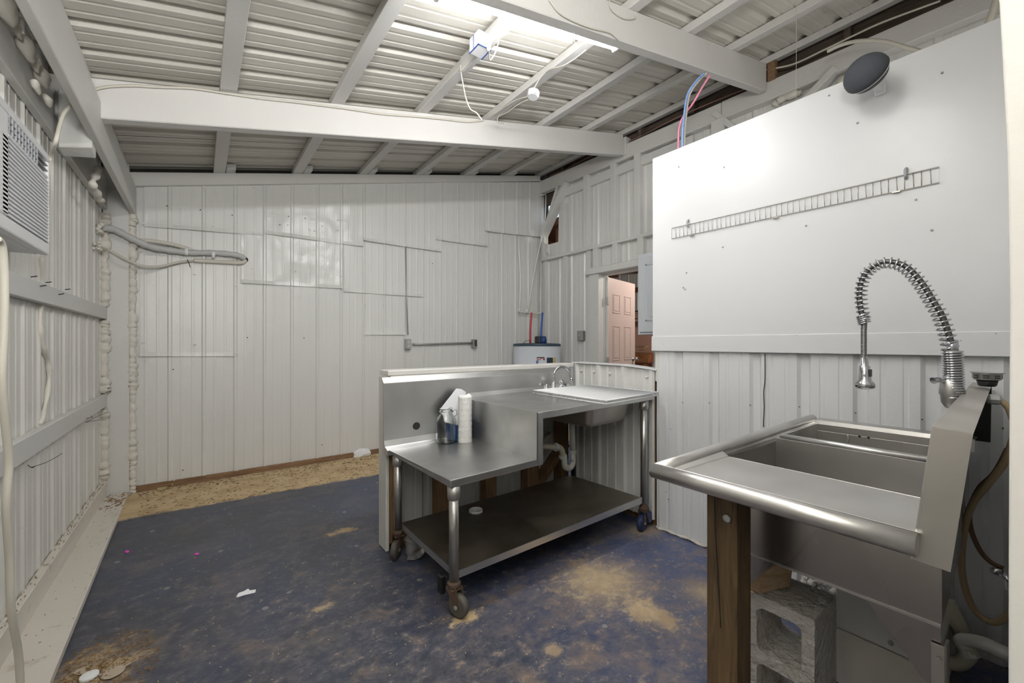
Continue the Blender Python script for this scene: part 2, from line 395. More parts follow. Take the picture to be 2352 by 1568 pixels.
# ---- corner post and girders on the left wall
MB().box((-.598, 4.42, 0), (-.449, 4.50, 2.62)).build('corner_post', 'wood_white', wl, .004)
foam('foam_bead', wl, [(-.588, 4.40, z) for z in (.14, .7)], .030, 1)
foam('foam_bead', wl, [(-.586, 4.40, z) for z in (.82, 1.38)], .032, 2)
foam('foam_bead', wl, [(-.584, 4.40, z) for z in (1.48, 2.20)], .032, 3)
foam('foam_bead', wl, [(-.434, 4.450, z) for z in (.0, 1.1, 2.24)], .029, 4)
MB().box((-.572 , -1.5, 2.225), (-.606, 4.42, 2.45)).build('girder', 'beam_white', wl, .004)
MB().box((-.445, -1.5, 2.225), (-.410, 4.46, 2.448)).build('girder', 'beam_white', wl, .004)
MB().hexa([(-.555, 2.95, 2.16), (-.437, 2.95, 2.19), (-.437, 3.05, 2.17), (-.555, 3.05, 2.15)], [(-.555, 2.95, 2.45), (-.437, 2.95, 2.45), (-.437, 3.05, 2.45), (-.555, 3.05, 2.45)]).build('post_stub', 'wood_white', wl, .004)
mb = MB()
for i, (u, v, r, e) in enumerate(((14, 22, .036, 1.7), (40, 70, .018, 2.0), (62, 112, .030, 1.9), (80, 146, .018, 2.0), (98, 178, .032, 1.5), (84, 200, .016, 2.2), (110, 232, .020, 1.6))):
    p = PX(u, v, -.545); prof = [(r * math.sin(a) * (.8 + .25 * math.cos(a)), -r * e * math.cos(a)) for a in [PI * k / 9 for k in range(10)]]
    mb.lathe(p, prof, 12, (.05, .75, -.45))
mb.warp(lambda p: p + noise.noise_vector(p * 38) * .006)
mb.build('foam_lump', 'foam', wl, kind='stuff')

mb = MB(); mb.tube(spline([PX(u, v, -.5) for u, v in ((228, 385), (222, 400), (213, 420), (222, 440), (232, 460))], 5), lambda i: .016 + .006 * math.sin(i * 1.3), 8)
mb.build('foam_drip', 'foam', wl, kind='stuff')
# AC cord and other cables fixed on this wall
def cable(name, parent, pts, r=.004, mat='cable_white', k=6, n=6): return MB().tube(spline(pts, k), r, n).build(name, mat, parent)
ac_cord = cable('power_cord', None, [PX(u, v, -.46) for u, v in ((168, 238), (148, 258), (138, 285), (128, 325))] + [PX(u, v, -.50) for u, v in ((116, 360), (110, 400), (108, 440))], .007)
tag(ac_cord, 'off-white painted power cord dropping from the rafter end to the air conditioner', 'cord')
rope = cable('thick_cable', None, [PX(u, v, -.42) for u, v in ((-8, 548), (4, 565), (10, 640), (9, 760), (4, 860), (9, 940), (20, 1060), (14, 1160), (22, 1290), (26, 1400), (42, 1500), (47, 1585))], .0088, n=10)
tag(rope, 'thick off-white cable hanging beside the left edge below the air conditioner', 'cable')

# ---- sill plank on the floor
t1 = MB().prism([(-.452, 4.40, 0), (-.400, 1.2, 0), (-.400, -1.4, 0), (-.57, -1.4, 0), (-.602, 4.40, 0)], (0, 0, .035)).build('trim_1', 'plank_white', None, .004); t1['kind'] = 'structure'
mb = MB(); rnd = random.Random(8)
for k in range(70):
    y = rnd.uniform(1.9, 4.38); x = rnd.uniform(-.56, -.43); a = rnd.uniform(0, 3); l = rnd.uniform(.004, .012)
    l *= rnd.random(); mb.bar((x, y, .0365), (x + l * math.cos(a), y + l * math.sin(a), .0372), .0022, .0012)
for k in range(60):
    y = rnd.uniform(4.0, 4.38); x = rnd.uniform(-.57, -.45); l = rnd.uniform(.005, .02); mb.bar((x, y, .037), (x + l, y + l * .4, .040), .006, .002)
mb.build('dry_debris', 'straw', t1, kind='stuff')

# ---- back wall
wb = struct('wall_back', loc=(1.7, YB, 0))
PH = .025
def bsheet(x0, x1, z0, z1, off=.0, mat='wall_metal', nv=10, wob=.002, seed=0, minor=.0016, rib=.010, curl=0):
    mb = MB(); sheet(mb, (0, YB - off, 0), (1, 0, 0), (0, 0, 1), (0, -1, 0), x0, x1, z0, z1, phase=PH, rib=rib, base=.034, top=.014, minor=minor, nv=nv, wob=wob, seed=seed, curl=curl)
    return mb.build('metal_sheet', mat, wb, solid=.001)
xs = [-.46, .483, 1.397, 2.311, 3.225, 3.97]
for i in range(5): bsheet(xs[i], xs[i + 1], .045, lambda t: roofz(t, -.05), 0, seed=i)
def by(u, v): return PY(u, v, YB - .01)
def bpatch(uL, vL, uR, vR, vt, off, seed, wob=.002, top=None):
    a, b = by(uL, vL), by(uR, vR); k = (b.z - a.z) / (b.x - a.x)
    if top is None: z1 = lambda t: roofz(t, -.085)
    else: za, zb = by(uL, top[0]).z, by(uR, top[1]).z; z1 = lambda t: za + (zb - za) * (t - a.x) / (b.x - a.x)
    return bsheet(a.x, b.x, lambda t: a.z + k * (t - a.x), z1, off, seed=seed, wob=wob, nv=12, curl=.011, mat='dented_metal' if wob > .004 else 'wall_metal')
# overlapping patch sheets, lowest layer first (measured along the wall)
bpatch(321, 818, 541, 818, 0, .008, 11, top=(516, 540))
bpatch(554, 650, 788, 663, 0, .009, 12, .006, top=(520, 545))
bpatch(790, 670, 972, 682, 0, .008, 13, top=(555, 575))
bpatch(834, 769, 930, 769, 0, .006, 14, top=(697, 700))
bpatch(330, 521, 607, 541, 0, .013, 15, .003)
bpatch(606, 537, 833, 567, 0, .018, 16, .010)
bpatch(833, 553, 1012, 579, 0, .022, 17)
bpatch(999, 551, 1118, 567, 0, .027, 18)
bpatch(1110, 532, 1240, 546, 0, .036, 19, .004)
# the top beam following the roof pitch
q = [(-.60, YB - .06), (-.60, YB)]
MB().hexa([(-.60, YB - .05, roofz(-.60, -.112)), (3.86, YB - .05, roofz(3.86, -.075)), (3.86, YB, roofz(3.86, -.075)), (-.60, YB, roofz(-.60, -.112))],
          [(-.60, YB - .05, roofz(-.60)), (3.86, YB - .05, roofz(3.86)), (3.86, YB, roofz(3.86)), (-.60, YB, roofz(-.60))]).build('top_beam', 'beam_white', wb, .004)
# timber base under the sheets
MB().box((-.43, YB - .022, 0), (3.9, YB + .03, .048)).build('bottom_board', 'base_wood', wb, .003)
MB().box((-.75, YB + .045, 0), (4.1, YB + .06, 3.75)).build('shade_backing', 'dark_slot', wb)  # dark colour makes the gaps above and between sheets read as shade
# screws
rnd = random.Random(4); k = 0
for u, v in ((583, 431), (726, 430), (950, 433), (582, 535), (853, 535), (579, 617), (680, 623), (784, 635), (486, 530), (490, 519), (330, 515), (325, 578), (408, 519), (448, 629), (332, 785), (449, 790), (543, 811), (543, 655), (785, 665), (336, 827), (448, 830), (400, 1100), (545, 1078), (935, 780), (839, 698), (881, 700), (1140, 530), (1150, 533), (1167, 530), (710, 527), (722, 530), (626, 490), (661, 517), (740, 519), (783, 505), (776, 529), (776, 506)):
    p = by(u, v); MB().lathe(p + Vector((0, -.012, 0)), [(.007, .012), (.007, -.004), (.004, -.007)], 8, (0, -1, 0)).build('screw', 'wall_metal', wb); k += 1
for u, v in ((384, 474), (460, 483), (533, 495), (993, 605), (698, 776), (568, 775), (740, 1021), (420, 1079), (398, 848), (642, 517), (662, 498), (700, 502)):
    p = by(u, v); MB().lathe(p + Vector((0, -.018 if v < 560 else -.004, 0)), [(.005, .002), (.005, 0)], 7, (0, -1, 0)).build('screw_hole', 'dark_slot', wb)

# ---- far right wall: skin, studs, plates, girt
wr = struct('wall_right', loc=(XR, 2, 0))
dy0, dy1, dz = 2.62, 3.37, 2.03      # doorway
ysr = [-1.6, -.7, .25, 1.15, 2.05]
for i in range(4):
    mb = MB(); sheet(mb, (XR, 0, 0), (0, 1, 0), (0, 0, 1), (-1, 0, 0), ysr[i], ysr[i + 1], 0, 3.40, phase=.04, rib=.012, base=.05, nv=4, seed=30 + i); mb.build('metal_sheet', 'wall_metal', wr)
mb = MB(); sheet(mb, (XR, 0, 0), (0, 1, 0), (0, 0, 1), (-1, 0, 0), 2.05, dy0, 0, 3.40, phase=.04, rib=.012, base=.05, nv=4, seed=35); mb.build('metal_sheet', 'wall_metal', wr)
mb = MB(); sheet(mb, (XR, 0, 0), (0, 1, 0), (0, 0, 1), (-1, 0, 0), dy0, dy1 + .05, 2.08, 3.42, phase=.04, rib=.012, base=.05, nv=4, seed=36); mb.build('metal_sheet', 'wall_metal', wr)
mb = MB(); sheet(mb, (XR, 0, 0), (0, 1, 0), (0, 0, 1), (-1, 0, 0), dy1 + .05, 4.53, 0, lambda t: 3.44 if t < 4.16 else 2.60, phase=.04, rib=.012, base=.05, nv=6, seed=37); mb.build('metal_sheet', 'wall_metal', wr)
# top plate (two lengths butted), falling slightly towards the front
def plate(y0, y1, x0=3.865, x1=3.945, zt=.0):
    f = lambda y: 3.33 - (4.45 - y) * .0205; g = lambda y: 3.505 - (4.45 - y) * .026
    return MB().hexa([(x0, y0, f(y0)), (x1, y0, f(y0)), (x1, y1, f(y1)), (x0, y1, f(y1))], [(x0, y0, g(y0)), (x1, y0, g(y0)), (x1, y1, g(y1)), (x0, y1, g(y1))])
plate(1.90, 4.49).build('top_plate', 'beam_white', wr, .004); plate(-1.4, 1.894, 3.86).build('top_plate', 'beam_white', wr, .004)
mb = MB().box((3.90, 2.2, 3.17), (3.945, 4.0, 3.27)); mb.build('under_plate', 'wood_white', wr, .003)
MB().box((3.87, 2.2, 2.365), (3.945, 4.44, 2.402)).build('girt', 'wood_white', wr, .003)
for y0, y1, za, zb in ((3.985, 4.06, 2.40, 3.06), (3.561, 3.64, 2.40, 3.32), (3.132, 3.21, 2.40, 3.31), (2.797, 2.875, 2.40, 3.30),
                       (3.963, 4.04, 0, 2.365), (3.546, 3.62, 0, 2.365), (3.404, 3.48, 2.13, 2.365), (3.107, 3.18, 2.13, 2.365), (2.757, 2.83, 2.13, 2.365), (4.38, 4.44, 0, 2.365), (4.38, 4.44, 2.40, 2.80)):
    MB().box((3.868 if za else 3.90, y0, za), (3.945, y1, zb)).build('stud', 'wood_white', wr, .003)
MB().bar((3.885, 4.42, 2.70), (3.885, 3.93, 3.33), .05, .13, (1, 0, 0)).build('knee_brace', 'wood_white', wr, .003)
MB().bar((3.90, 4.46, 2.62), (3.90, 4.10, 3.33), .03, .10, (1, 0, 0)).build('knee_brace', 'wood_white', wr, .003)
for a, b in (((1770, 335), (1660, 275)),):
    MB().bar(PX(1720, 320, 3.90), PX(1645, 262, 3.90), .05, .11, (1, 0, 0)).build('knee_brace', 'wood_white', wr, .003)
MB().bar(PX(1838, 250, 3.90), PX(1925, 160, 3.90), .05, .12, (1, 0, 0)).build('knee_brace', 'wood_white', wr, .003)
MB().box((3.83, 1.86, 2.3), (3.945, 1.98, 3.28)).build('stud', 'wood_white', wr, .003)
MB().box((3.88, .86, 2.3), (3.945, .90, 3.25)).build('stud', 'wood_white', wr, .003)
foam('foam_bead', wr, [PX(u, v, 3.9) for u, v in ((1900, 225), (1925, 205), (1950, 170))], .035, 9)
foam('foam_bead', wr, [PX(u, v, 3.9) for u, v in ((1780, 240), (1800, 225), (1840, 212))], .03, 10)
# doorway casing
for a, b, nm in (((3.85, dy1, 0), (3.95, dy1 + .16, 2.13), 'side_casing'), ((3.84, 2.3, dz + .01), (3.95, dy1 + .20, 2.125), 'head_casing'), ((3.87, dy0 - .1, 0), (3.95, dy0, dz), 'side_casing')):
    MB().box(a, b).build(nm, 'wood_white', wr, .004)
MB().box((3.82, 2.3, 2.045), (3.84, dy1 + .19, 2.115)).build('head_casing', 'wood_white', wr, .003)
# brown roof timber of the building behind, seen over the plate
MB().box((4.02, -1.4, 3.2), (4.06, 4.5, 4.1)).build('rear_fascia', 'beam_wood', wr)
for k in range(9):
    MB().box((3.93, -.9 + .62 * k, 3.50), (4.02, -.86 + .62 * k, 3.72)).build('rear_joist', 'beam_wood', wr)
for r_, m_, dzz in ((.006, 'black', 0), (.006, 'black', .03), (.005, 'pex_brown', .05), (.006, 'black', .016)):
    cable('loose_wire', wr, [(3.90, y, 3.44 + dzz + .015 * math.sin(y * 5 + dzz * 60) - (4.45 - y) * .02 + .05) for y in (4.3, 4.0, 3.6, 3.2, 2.8, 2.4, 2.0, 1.6)], r_, m_)
cable('loose_wire', wr, [PX(u, v, 3.86) for u, v in ((1760, 160), (1820, 148), (1890, 116), (1960, 82), (2030, 50), (2160, 2))], .007, 'cable_white')

# ---- ceiling: sheets, purlins, rafters
ce = struct('ceiling', loc=(1.7, 1.6, 2.6))
K = math.sqrt(1 + SL * SL); UX = Vector((1 / K, 0, SL / K)); NX = Vector((SL / K, 0, -1 / K))
PT = .055
# across the slope the sheets run along X; ribs every pitch along Y
ys = [-1.5, -.62, .28, 1.18, 2.08, 2.98, 3.88, 4.60]
for i in range(7):
    mb = MB(); off = PT + .002 + (.003 if i % 2 else 0)
    sheet(mb, (0, 0, roofz(0, off)), (0, 1, 0), UX, -NX, ys[i] - .01, ys[i + 1] + .02, -.75 * K, 4.25 * K, phase=.10, rib=.024, base=.065, top=.03, minor=.003, nv=2, wob=.0003, seed=40 + i)
    mb.build('roof_sheet', 'roof_metal', ce, solid=.001)
for x in (-.50, .135, .755, 1.385, 2.02, 2.65, 3.27, 3.88):
    w = .085; x0 = x - w / 2; x1 = x + w / 2
    MB().hexa([(x0, -1.4, roofz(x0)), (x1, -1.4, roofz(x1)), (x1, 4.55, roofz(x1)), (x0, 4.55, roofz(x0))],
              [(x0, -1.4, roofz(x0, PT)), (x1, -1.4, roofz(x1, PT)), (x1, 4.55, roofz(x1, PT)), (x0, 4.55, roofz(x0, PT))]).build('purlin', 'beam_white', ce, .003)
    if .5 < x < 3.5 or x == .135:
        x0 = x1 + .004; x1 = x0 + .07
        MB().hexa([(x0, 4.36, roofz(x0)), (x1, 4.36, roofz(x1)), (x1, 4.50, roofz(x1)), (x0, 4.50, roofz(x0))],
                  [(x0, 4.36, roofz(x0, .05)), (x1, 4.36, roofz(x1, .05)), (x1, 4.50, roofz(x1, .05)), (x0, 4.50, roofz(x0, .05))]).build('purlin_splice', 'wood_white', ce, .003)
def rafter(y0, y1, x0, x1, d0, d1):
    return MB().hexa([(x0, y0, roofz(x0, -d0)), (x1, y0, roofz(x1, -d1)), (x1, y1, roofz(x1, -d1)), (x0, y1, roofz(x0, -d0))],
                     [(x0, y0, roofz(x0, -.001)), (x1, y0, roofz(x1, -.001)), (x1, y1, roofz(x1, -.001)), (x0, y1, roofz(x0, -.001))]).build('rafter', 'beam_white', ce, .005)
rafter(2.985, 3.055, -.60, 3.83, .205, .24)
rafter(1.50, 1.565, -.60, 3.83, .16, .235)
rafter(-.02, .045, -.60, 3.83, .20, .235)
# timber ends bearing next to the rafters, scabs on the middle purlin
MB().box((3.84, 2.96, 3.34), (3.93, 3.01, 3.54)).build('blocking', 'wood_white', ce, .003)
MB().box((3.84, 1.44, 3.42), (3.90, 1.50, 3.60)).build('blocking', 'base_wood', ce, .003)
a_, b_ = PX(1062, 150, 1.33), PX(1150, 62, 1.33)
MB().box((1.318, a_.y, roofz(1.33, -.055)), (1.342, b_.y, roofz(1.33, .03))).build('purlin_scab', 'beam_white', ce, .003)

# ---- partition with white board
wp = struct('wall_partition', loc=(XP, .8, 0))
def pribs(mb, y0, y1, z0, z1, off=0, seed=0, ph=1.208):
    return sheet(mb, (XP - off, 0, 0), (0, 1, 0), (0, 0, 1), (1, 0, 0), y0, y1, z0, z1, pitch=.222, phase=ph, rib=.016, base=.06, top=.034, minor=.003, nv=8, wob=.002, seed=seed)
mb = MB(); pribs(mb, .94, 1.586, .0, 1.16, .004, 51); mb.build('metal_sheet', 'low_white', wp, solid=.001)
mb = MB(); pribs(mb, -.9, .955, .0, 1.16, .0, 52); mb.build('metal_sheet', 'low_white', wp, solid=.001)
MB().box((XP - .022, -1.2, 1.153), (XP - .004, 1.605, 2.404)).build('white_board', 'board_white', wp, .003)
MB().box((XP - .027, -1.2, 1.150), (XP - .022, 1.610, 1.245)).build('bottom_rail', 'board_white', wp, .003)
MB().box((XP + .03, -1.2, 0), (XP + .10, 1.56, 2.39)).build('stud_core', 'wood_white', wp)
MB().box((XP - .002, 1.56, .95), (XP + .09, 1.60, 1.16)).build('end_trim', 'trim_white', wp, .003)
for u, v in ((1559, 383), (1663, 384), (1969, 282), (2164, 167), (1904, 219), (2103, 458), (2140, 528), (1851, 518), (1660, 567), (1577, 626), (1574, 664), (1570, 660), (2288, 766), (2207, 782), (1830, 770), (1524, 790)):
    p = PX(u, v, XP - .024); MB().lathe(p, [(.0042, -.004), (.0042, .002), (.002, .0035)], 8, (-1, 0, 0)).build('screw', 'galv' if (u, v) in ((1969, 282), (2164, 167), (2103, 458), (2140, 528)) else 'plastic_grey', wp)
for u, v in ((1540, 985), (1530, 1130), (1535, 1146), (1629, 925), (1723, 930), (1836, 934), (1965, 948), (2118, 963), (1568, 924), (2304, 983)):
    p = PX(u, v, XP - .004); MB().lathe(p, [(.0028, -.002), (.0028, .002)], 7, (-1, 0, 0)).build('screw_hole', 'pcb_dark', wp)
# split seam strip and the ragged dirt edge at the foot
mb = MB(); mb.tube(spline([PX(u, v, XP - .006) for u, v in ((1757, 812), (1757, 870), (1754, 900), (1755, 935), (1753, 980))], 4), .0022, 5); mb.build('open_seam', 'pcb_dark', wp)
mb = MB(); rnd = random.Random(12); P = []
for k in range(26): y = 1.58 - k * .028; P.append((XP - .012 - rnd.uniform(0, .008), y, rnd.uniform(.004, .014)))
mb.tube(P, lambda i: .008 + .004 * math.sin(i * 2.1), 6); mb.build('crumbled_mortar', 'plank_white', wp, kind='stuff')
# low wall carrying on from the partition
mb = MB(); sheet(mb, (XP, 0, 0), (0, 1, 0), (0, 0, 1), (-1, 0, 0), 1.60, 2.31, lambda t: .045, lambda t: 1.026 + .016 * min(1, (t - 1.6) / .25), pitch=.2286, phase=1.85, rib=.018, base=.05, top=.024, minor=.006, nv=6, seed=61)
mb.build('metal_sheet', 'wall_metal', wp, solid=.001)
mb = MB(); P = [(XP - .024, y, z) for y, z in ((1.585, 1.020), (1.62, 1.026), (1.72, 1.034), (1.85, 1.04), (2.1, 1.042), (2.34, 1.042))]
mb.prism([(p[0], p[1], p[2]) for p in P] + [(XP - .024, 2.34, 1.052), (XP - .024, 1.85, 1.050), (XP - .024, 1.585, 1.030)], (.11, 0, 0)); mb.build('cap_strip', 'board_white', wp, .002)
MB().box((XP + .02, 1.61, 0), (XP + .09, 2.35, 1.03)).build('stud_core', 'stud_wood', wp)
for y, z in ((1.66, .975), (1.85, .985), (1.97, .98), (2.12, .985), (2.25, .985)):
    MB().lathe((XP - .006, y, z), [(.008, -.003), (.008, .004), (.004, .007)], 8, (-1, 0, 0)).build('screw', 'plastic_white', wp)

# ---- half wall behind the workbench
hw = struct('wall_half', loc=(1.6, 2.39, 0))
for x0, x1 in ((.875, .925), (1.19, 1.28), (1.556, 1.637), (1.915, 2.02), (2.25, 2.33)):
    MB().box((x0, 2.345, 0), (x1, 2.435, 1.0)).build('stud', 'stud_wood', hw, .003)
mb = MB(); sheet(mb, (0, 2.44, 0), (1, 0, 0), (0, 0, 1), (0, 1, 0), .87, 2.36, .0, 1.0, phase=.92, rib=.012, nv=4, seed=71); mb.build('metal_sheet', 'dark_metal_panel', hw)
MB().box((.86, 2.32, 1.012), (2.36, 2.455, 1.042)).build('cap_board', 'trim_white', hw, .004)
MB().box((.852, 2.335, 0), (.872, 2.455, 1.005)).build('end_board', 'trim_white', hw, .003)
MB().box((.872, 2.315, .955), (2.30, 2.343, 1.01)).build('front_rail', 'trim_white', hw, .003)
MB().box((.87, 2.345, 0), (2.36, 2.435, .04)).build('bottom_plate', 'stud_wood', hw, .003)
MB().bar((1.95, 2.40, .05), (2.34, 2.40, .40), .05, .09, (0, 1, 0)).build('brace', 'stud_wood', hw, .003)

# ---- closing walls behind the camera and the doorway casing at the right edge
wf = struct('wall_front', MB().prism([(.77, -.02, 0), (4.1, -.02, 0), (4.1, -.02, roofz(4.1)), (.77, -.02, roofz(.77))], (0, -.08, 0)), 'wood_white')
struct('wall_rear', MB().box((-.8, -1.5, 0), (4.1, -1.44, 4.0)), 'wood_white')
E0 = [(.045, 1.62), (.0435, 1.60), (.0375, 1.42), (.0355, 1.25), (.0365, .95), (.0375, .0)]
mb = MB(); mb.prism([(.75, y, z) for y, z in [(.045, 2.3)] + E0] + [(.75, -.12, 0), (.75, -.12, 2.3)], (.02, 0, 0)); tr = mb.build('trim_2', 'trim_white', None, .002, seg=2); tr['kind'] = 'structure'
MB().lathe((.748, .018, 1.168), [(.0018, -.001), (.0018, .001)], 8, (-1, 0, 0)).build('nail_hole', 'plastic_grey', tr)

# ================================================================== ROOM BEYOND THE DOORWAY
d1 = struct('door_1', loc=(4.0, 3.38, 0))
hx, hy = 4.0, 3.375; dd = Vector((.777, .175, 0)).normalized(); dn = Vector((dd.y, -dd.x, 0))
def dpt(s, n, z): return Vector((hx, hy, z)) + dd * s + dn * n
def dbox(mb, s0, s1, n0, n1, z0, z1): return mb.hexa([dpt(s0, n0, z0), dpt(s1, n0, z0), dpt(s1, n1, z0), dpt(s0, n1, z0)], [dpt(s0, n0, z1), dpt(s1, n0, z1), dpt(s1, n1, z1), dpt(s0, n1, z1)])
dbox(MB(), .0, .80, -.02, .02, .01, 2.015).build('door_leaf', 'pink', d1, .003)
for s0, s1 in ((.13, .33), (.46, .66)):
    for z0, z1 in ((1.58, 1.82), (.98, 1.42), (.25, .86)):
        MBf = MB()
        for a, b, c, d in ((s0, s1, z1 - .012, z1), (s0, s1, z0, z0 + .012), (s0, s0 + .012, z0, z1), (s1 - .012, s1, z0, z1)): dbox(MBf, a, b, .02, .026, c, d)
        dbox(MBf, s0 + .03, s1 - .03, .02, .0245, z0 + .03, z1 - .03)
        MBf.build('raised_panel', 'pink', d1, .002)
dbox(MB(), -.012, -.001, -.02, .028, .01, 2.015).build('hinge_edge', 'trim_white', d1)
for z in (1.72, .98): dbox(MB(), -.03, .012, .02, .034, z - .05, z + .05).build('hinge', 'galv', d1, .002)
MB().lathe(dpt(.73, .02, .985), [(.03, 0), (.03, .008), (.012, .01), (.012, .035), (.028, .045), (.03, .06), (.02, .07)], 14, dn).build('door_knob', 'chrome', d1)
# its frame
MB().box((3.95, dy1 - .005, 0), (4.03, dy1 + .05, 2.05)).build('jamb', 'trim_white', d1, .003)
MB().box((3.95, dy0, dz), (4.03, dy1, dz + .03)).build('head_jamb', 'trim_white', d1, .003)
wn = struct('wall_next_room', loc=(6.5, 3, 0))
mb = MB(); sheet(mb, (7.2, 0, 0), (0, 1, 0), (0, 0, 1), (-1, 0, 0), .5, 7.5, 0, 3.2, rib=.012, nv=1); mb.build('metal_sheet', 'wall_metal', wn)
mb = MB(); sheet(mb, (0, 7.4, 0), (1, 0, 0), (0, 0, 1), (0, -1, 0), 4.0, 7.2, 0, 3.2, rib=.012, nv=1); mb.build('metal_sheet', 'wall_metal', wn)
MB().box((4.1, .48, 0), (7.2, .5, 3.2)).build('side_sheet', 'wall_metal', wn)
MB().box((4.06, 4.62, 0), (4.10, 7.4, 3.2)).build('side_sheet', 'wall_metal', wn)
for z in (1.30, 1.78, 2.25): MB().box((7.12, .6, z), (7.17, 7.3, z + .09)).build('wood_girt', 'old_wood', wn)
MB().box((4.08, .5, 2.9), (7.3, 7.5, 3.0)).build('roof_deck', 'old_wood', wn)
for k in range(9): MB().box((4.2, 1.2 + k * .65, 2.62), (7.2, 1.25 + k * .65, 2.9)).build('joist', 'old_wood', wn, .004)
MB().box((4.0, .5, -.08), (7.3, 7.5, -.002)).build('floor_slab', 'concrete_dirty', wn)
pk = PX(1497, 810, 6.9); MB().box((6.9, pk.y, .75), (6.92, pk.y + 1.4, 1.62)).build('pink_panel', 'pink_wall', wn)
MB().box((6.7, 3.6, 1.62), (7.12, 6.2, 1.66)).build('wall_shelf', 'pale_wood', wn)
for k in range(3): MB().bar((6.72 + .1 * k, 3.7, 1.70 + .05 * k), (6.75 + .1 * k, 5.9, 1.70 + .05 * k), .08, .035).build('stored_board', 'pale_wood', wn)
wk = thing('potting_bench', 'rough wooden bench heaped with scraps, seen through the doorway', 'bench', (6.2, 4.1, 0))
B0 = PX(1490, 812, 6.1); zt = B0.z
MB().box((6.1, B0.y, zt - .16), (6.7, B0.y + 1.0, zt)).build('bench_top', 'bench_wood', wk, .004)
for yy in (B0.y + .07, B0.y + .9): MB().box((6.12, yy, 0), (6.19, yy + .07, zt - .16)).build('leg', 'bench_wood', wk, .003)
rnd = random.Random(3)
sc = MB()
for k in range(16):
    p = Vector((6.2 + rnd.uniform(0, .4), B0.y + .12 + rnd.uniform(0, .7), zt + .02 + rnd.uniform(0, .12))); a = rnd.uniform(0, 3)
    sc.bar(p, p + Vector((.1 * math.cos(a), .26 * math.sin(a), rnd.uniform(-.01, .01))), .06, .012)
o = sc.build('scrap_pile', 'cardboard'); o['kind'] = 'stuff'; tag(o, 'heap of tan scraps on the bench beyond the doorway', 'scraps')

# wall cabinet overlapping the doorway
cb = thing('wall_cabinet', 'pale grey wall cabinet with a raised panel door beside the doorway', 'cabinet', (3.7, 2.2, 1.28))
ya = PX(1465, 700, 3.56).y
MB().box((3.56, 1.80, 1.285), (3.86, ya, 2.10)).build('body', 'cabinet', cb, .004)
MB().box((3.542, 1.82, 1.31), (3.56, ya - .03, 2.06)).build('door', 'cabinet', cb, .004)
mb = MB(); y1_ = ya - .105
for a, b in (((3.536, 1.86, 1.42), (3.543, y1_, 1.435)), ((3.536, 1.86, 1.97), (3.543, y1_, 1.985)), ((3.536, y1_ - .015, 1.42), (3.543, y1_, 1.985))): mb.box(a, b)
mb.box((3.537, 1.9, 1.46), (3.543, y1_ - .045, 1.945)); mb.build('raised_panel', 'cabinet', cb, .002)

# ================================================================== WORKBENCH WITH SINK
wbn = thing('steel_workbench', 'two-level stainless steel workbench on casters with undershelf and sink', 'workbench', (1.6, 1.95, 0))
def wz(p):   # the bench leans: its front rises a little towards the right
    k = max(0, min(1, (p.z - .08) / .1)); fr = max(0, min(1, (2.3 - p.y) / .72))
    sh = .030 * max(0, p.y - 1.585) / .7 * max(0, 1 - (p.x - .863) / .5) * (1 if p.z > .56 and p.z < 1.1 and p.x < 1.3 else 0)
    if p.z < .6 and abs(p.x - .888) < .03 and p.y > 2.2: sh = 0
    return Vector((p.x - sh, p.y, p.z + .030 * (p.x - .863) / 1.45 * (.35 + .65 * fr) * k))
X0, XS, X1, YF, YK = .863, 1.352, 2.352, 1.585, 2.285
TL, TU = .608, .842
def wbuild(mb, *a, **k): mb.warp(wz); return mb.build(*a, **k)
wbuild(MB().box((X0, YF, TL - .035), (XS + .02, YK, TL)), 'lower_top', 'steel_top', wbn, bevel=.004, seg=2)
wbuild(MB().box((XS, YF, TU - .038), (X1, YK, TU)), 'upper_top', 'steel_top', wbn, bevel=.004, seg=2)
wbuild(MB().box((XS - .004, YF - .001, TL - .034), (XS + .006, YK, TU + .0008)), 'step_side', 'steel', wbn)
wbuild(MB().box((XS, YF - .001, TL - .036), (XS + .042, YF + .03, TU - .002)), 'step_stile', 'steel', wbn, bevel=.003)
# backsplash with coved foot and chamfered top
prof = [(YK - .05, TL), (YK - .018, TL + .012), (YK - .004, TL + .045), (YK, .975), (YK + .03, 1.006), (YK + .032, 1.0), (YK + .010, .975), (YK + .010, TL - .03), (YK - .05, TL - .03)]
wbuild(MB().prism([(X0 - .012, y, z) for y, z in prof], (XS + .048 - X0, 0, 0)), 'backsplash', 'steel', wbn, bevel=.002)
prof = [(YK - .04, TU), (YK - .012, TU + .010), (YK, TU + .035), (YK, .975), (YK + .03, 1.006), (YK + .032, 1.0), (YK + .010, .975), (YK + .010, TU - .03), (YK - .04, TU - .03)]
wbuild(MB().prism([(XS + .03, y, z) for y, z in prof], (.90, 0, 0)), 'backsplash', 'steel', wbn, bevel=.002)
wbuild(MB().lathe((1.035, YK - .001, .712), [(.022, .004), (.022, -.003)], 20, (0, 1, 0)), 'cable_hole', 'dark_slot', wbn)
# undershelf
SB = .186
shf = MB().box((.905, 1.615, SB - .03), (2.255, 2.245, SB)); wbuild(shf, 'undershelf', 'steel_shelf', wbn, bevel=.003, seg=2)
for a, b in (((.903, 1.612, SB - .031), (2.257, 1.617, SB + .0015)), ((.902, 1.614, SB - .031), (.907, 2.246, SB + .0015))):
    wbuild(MB().box(a, b), 'shelf_edge', 'steel', wbn)
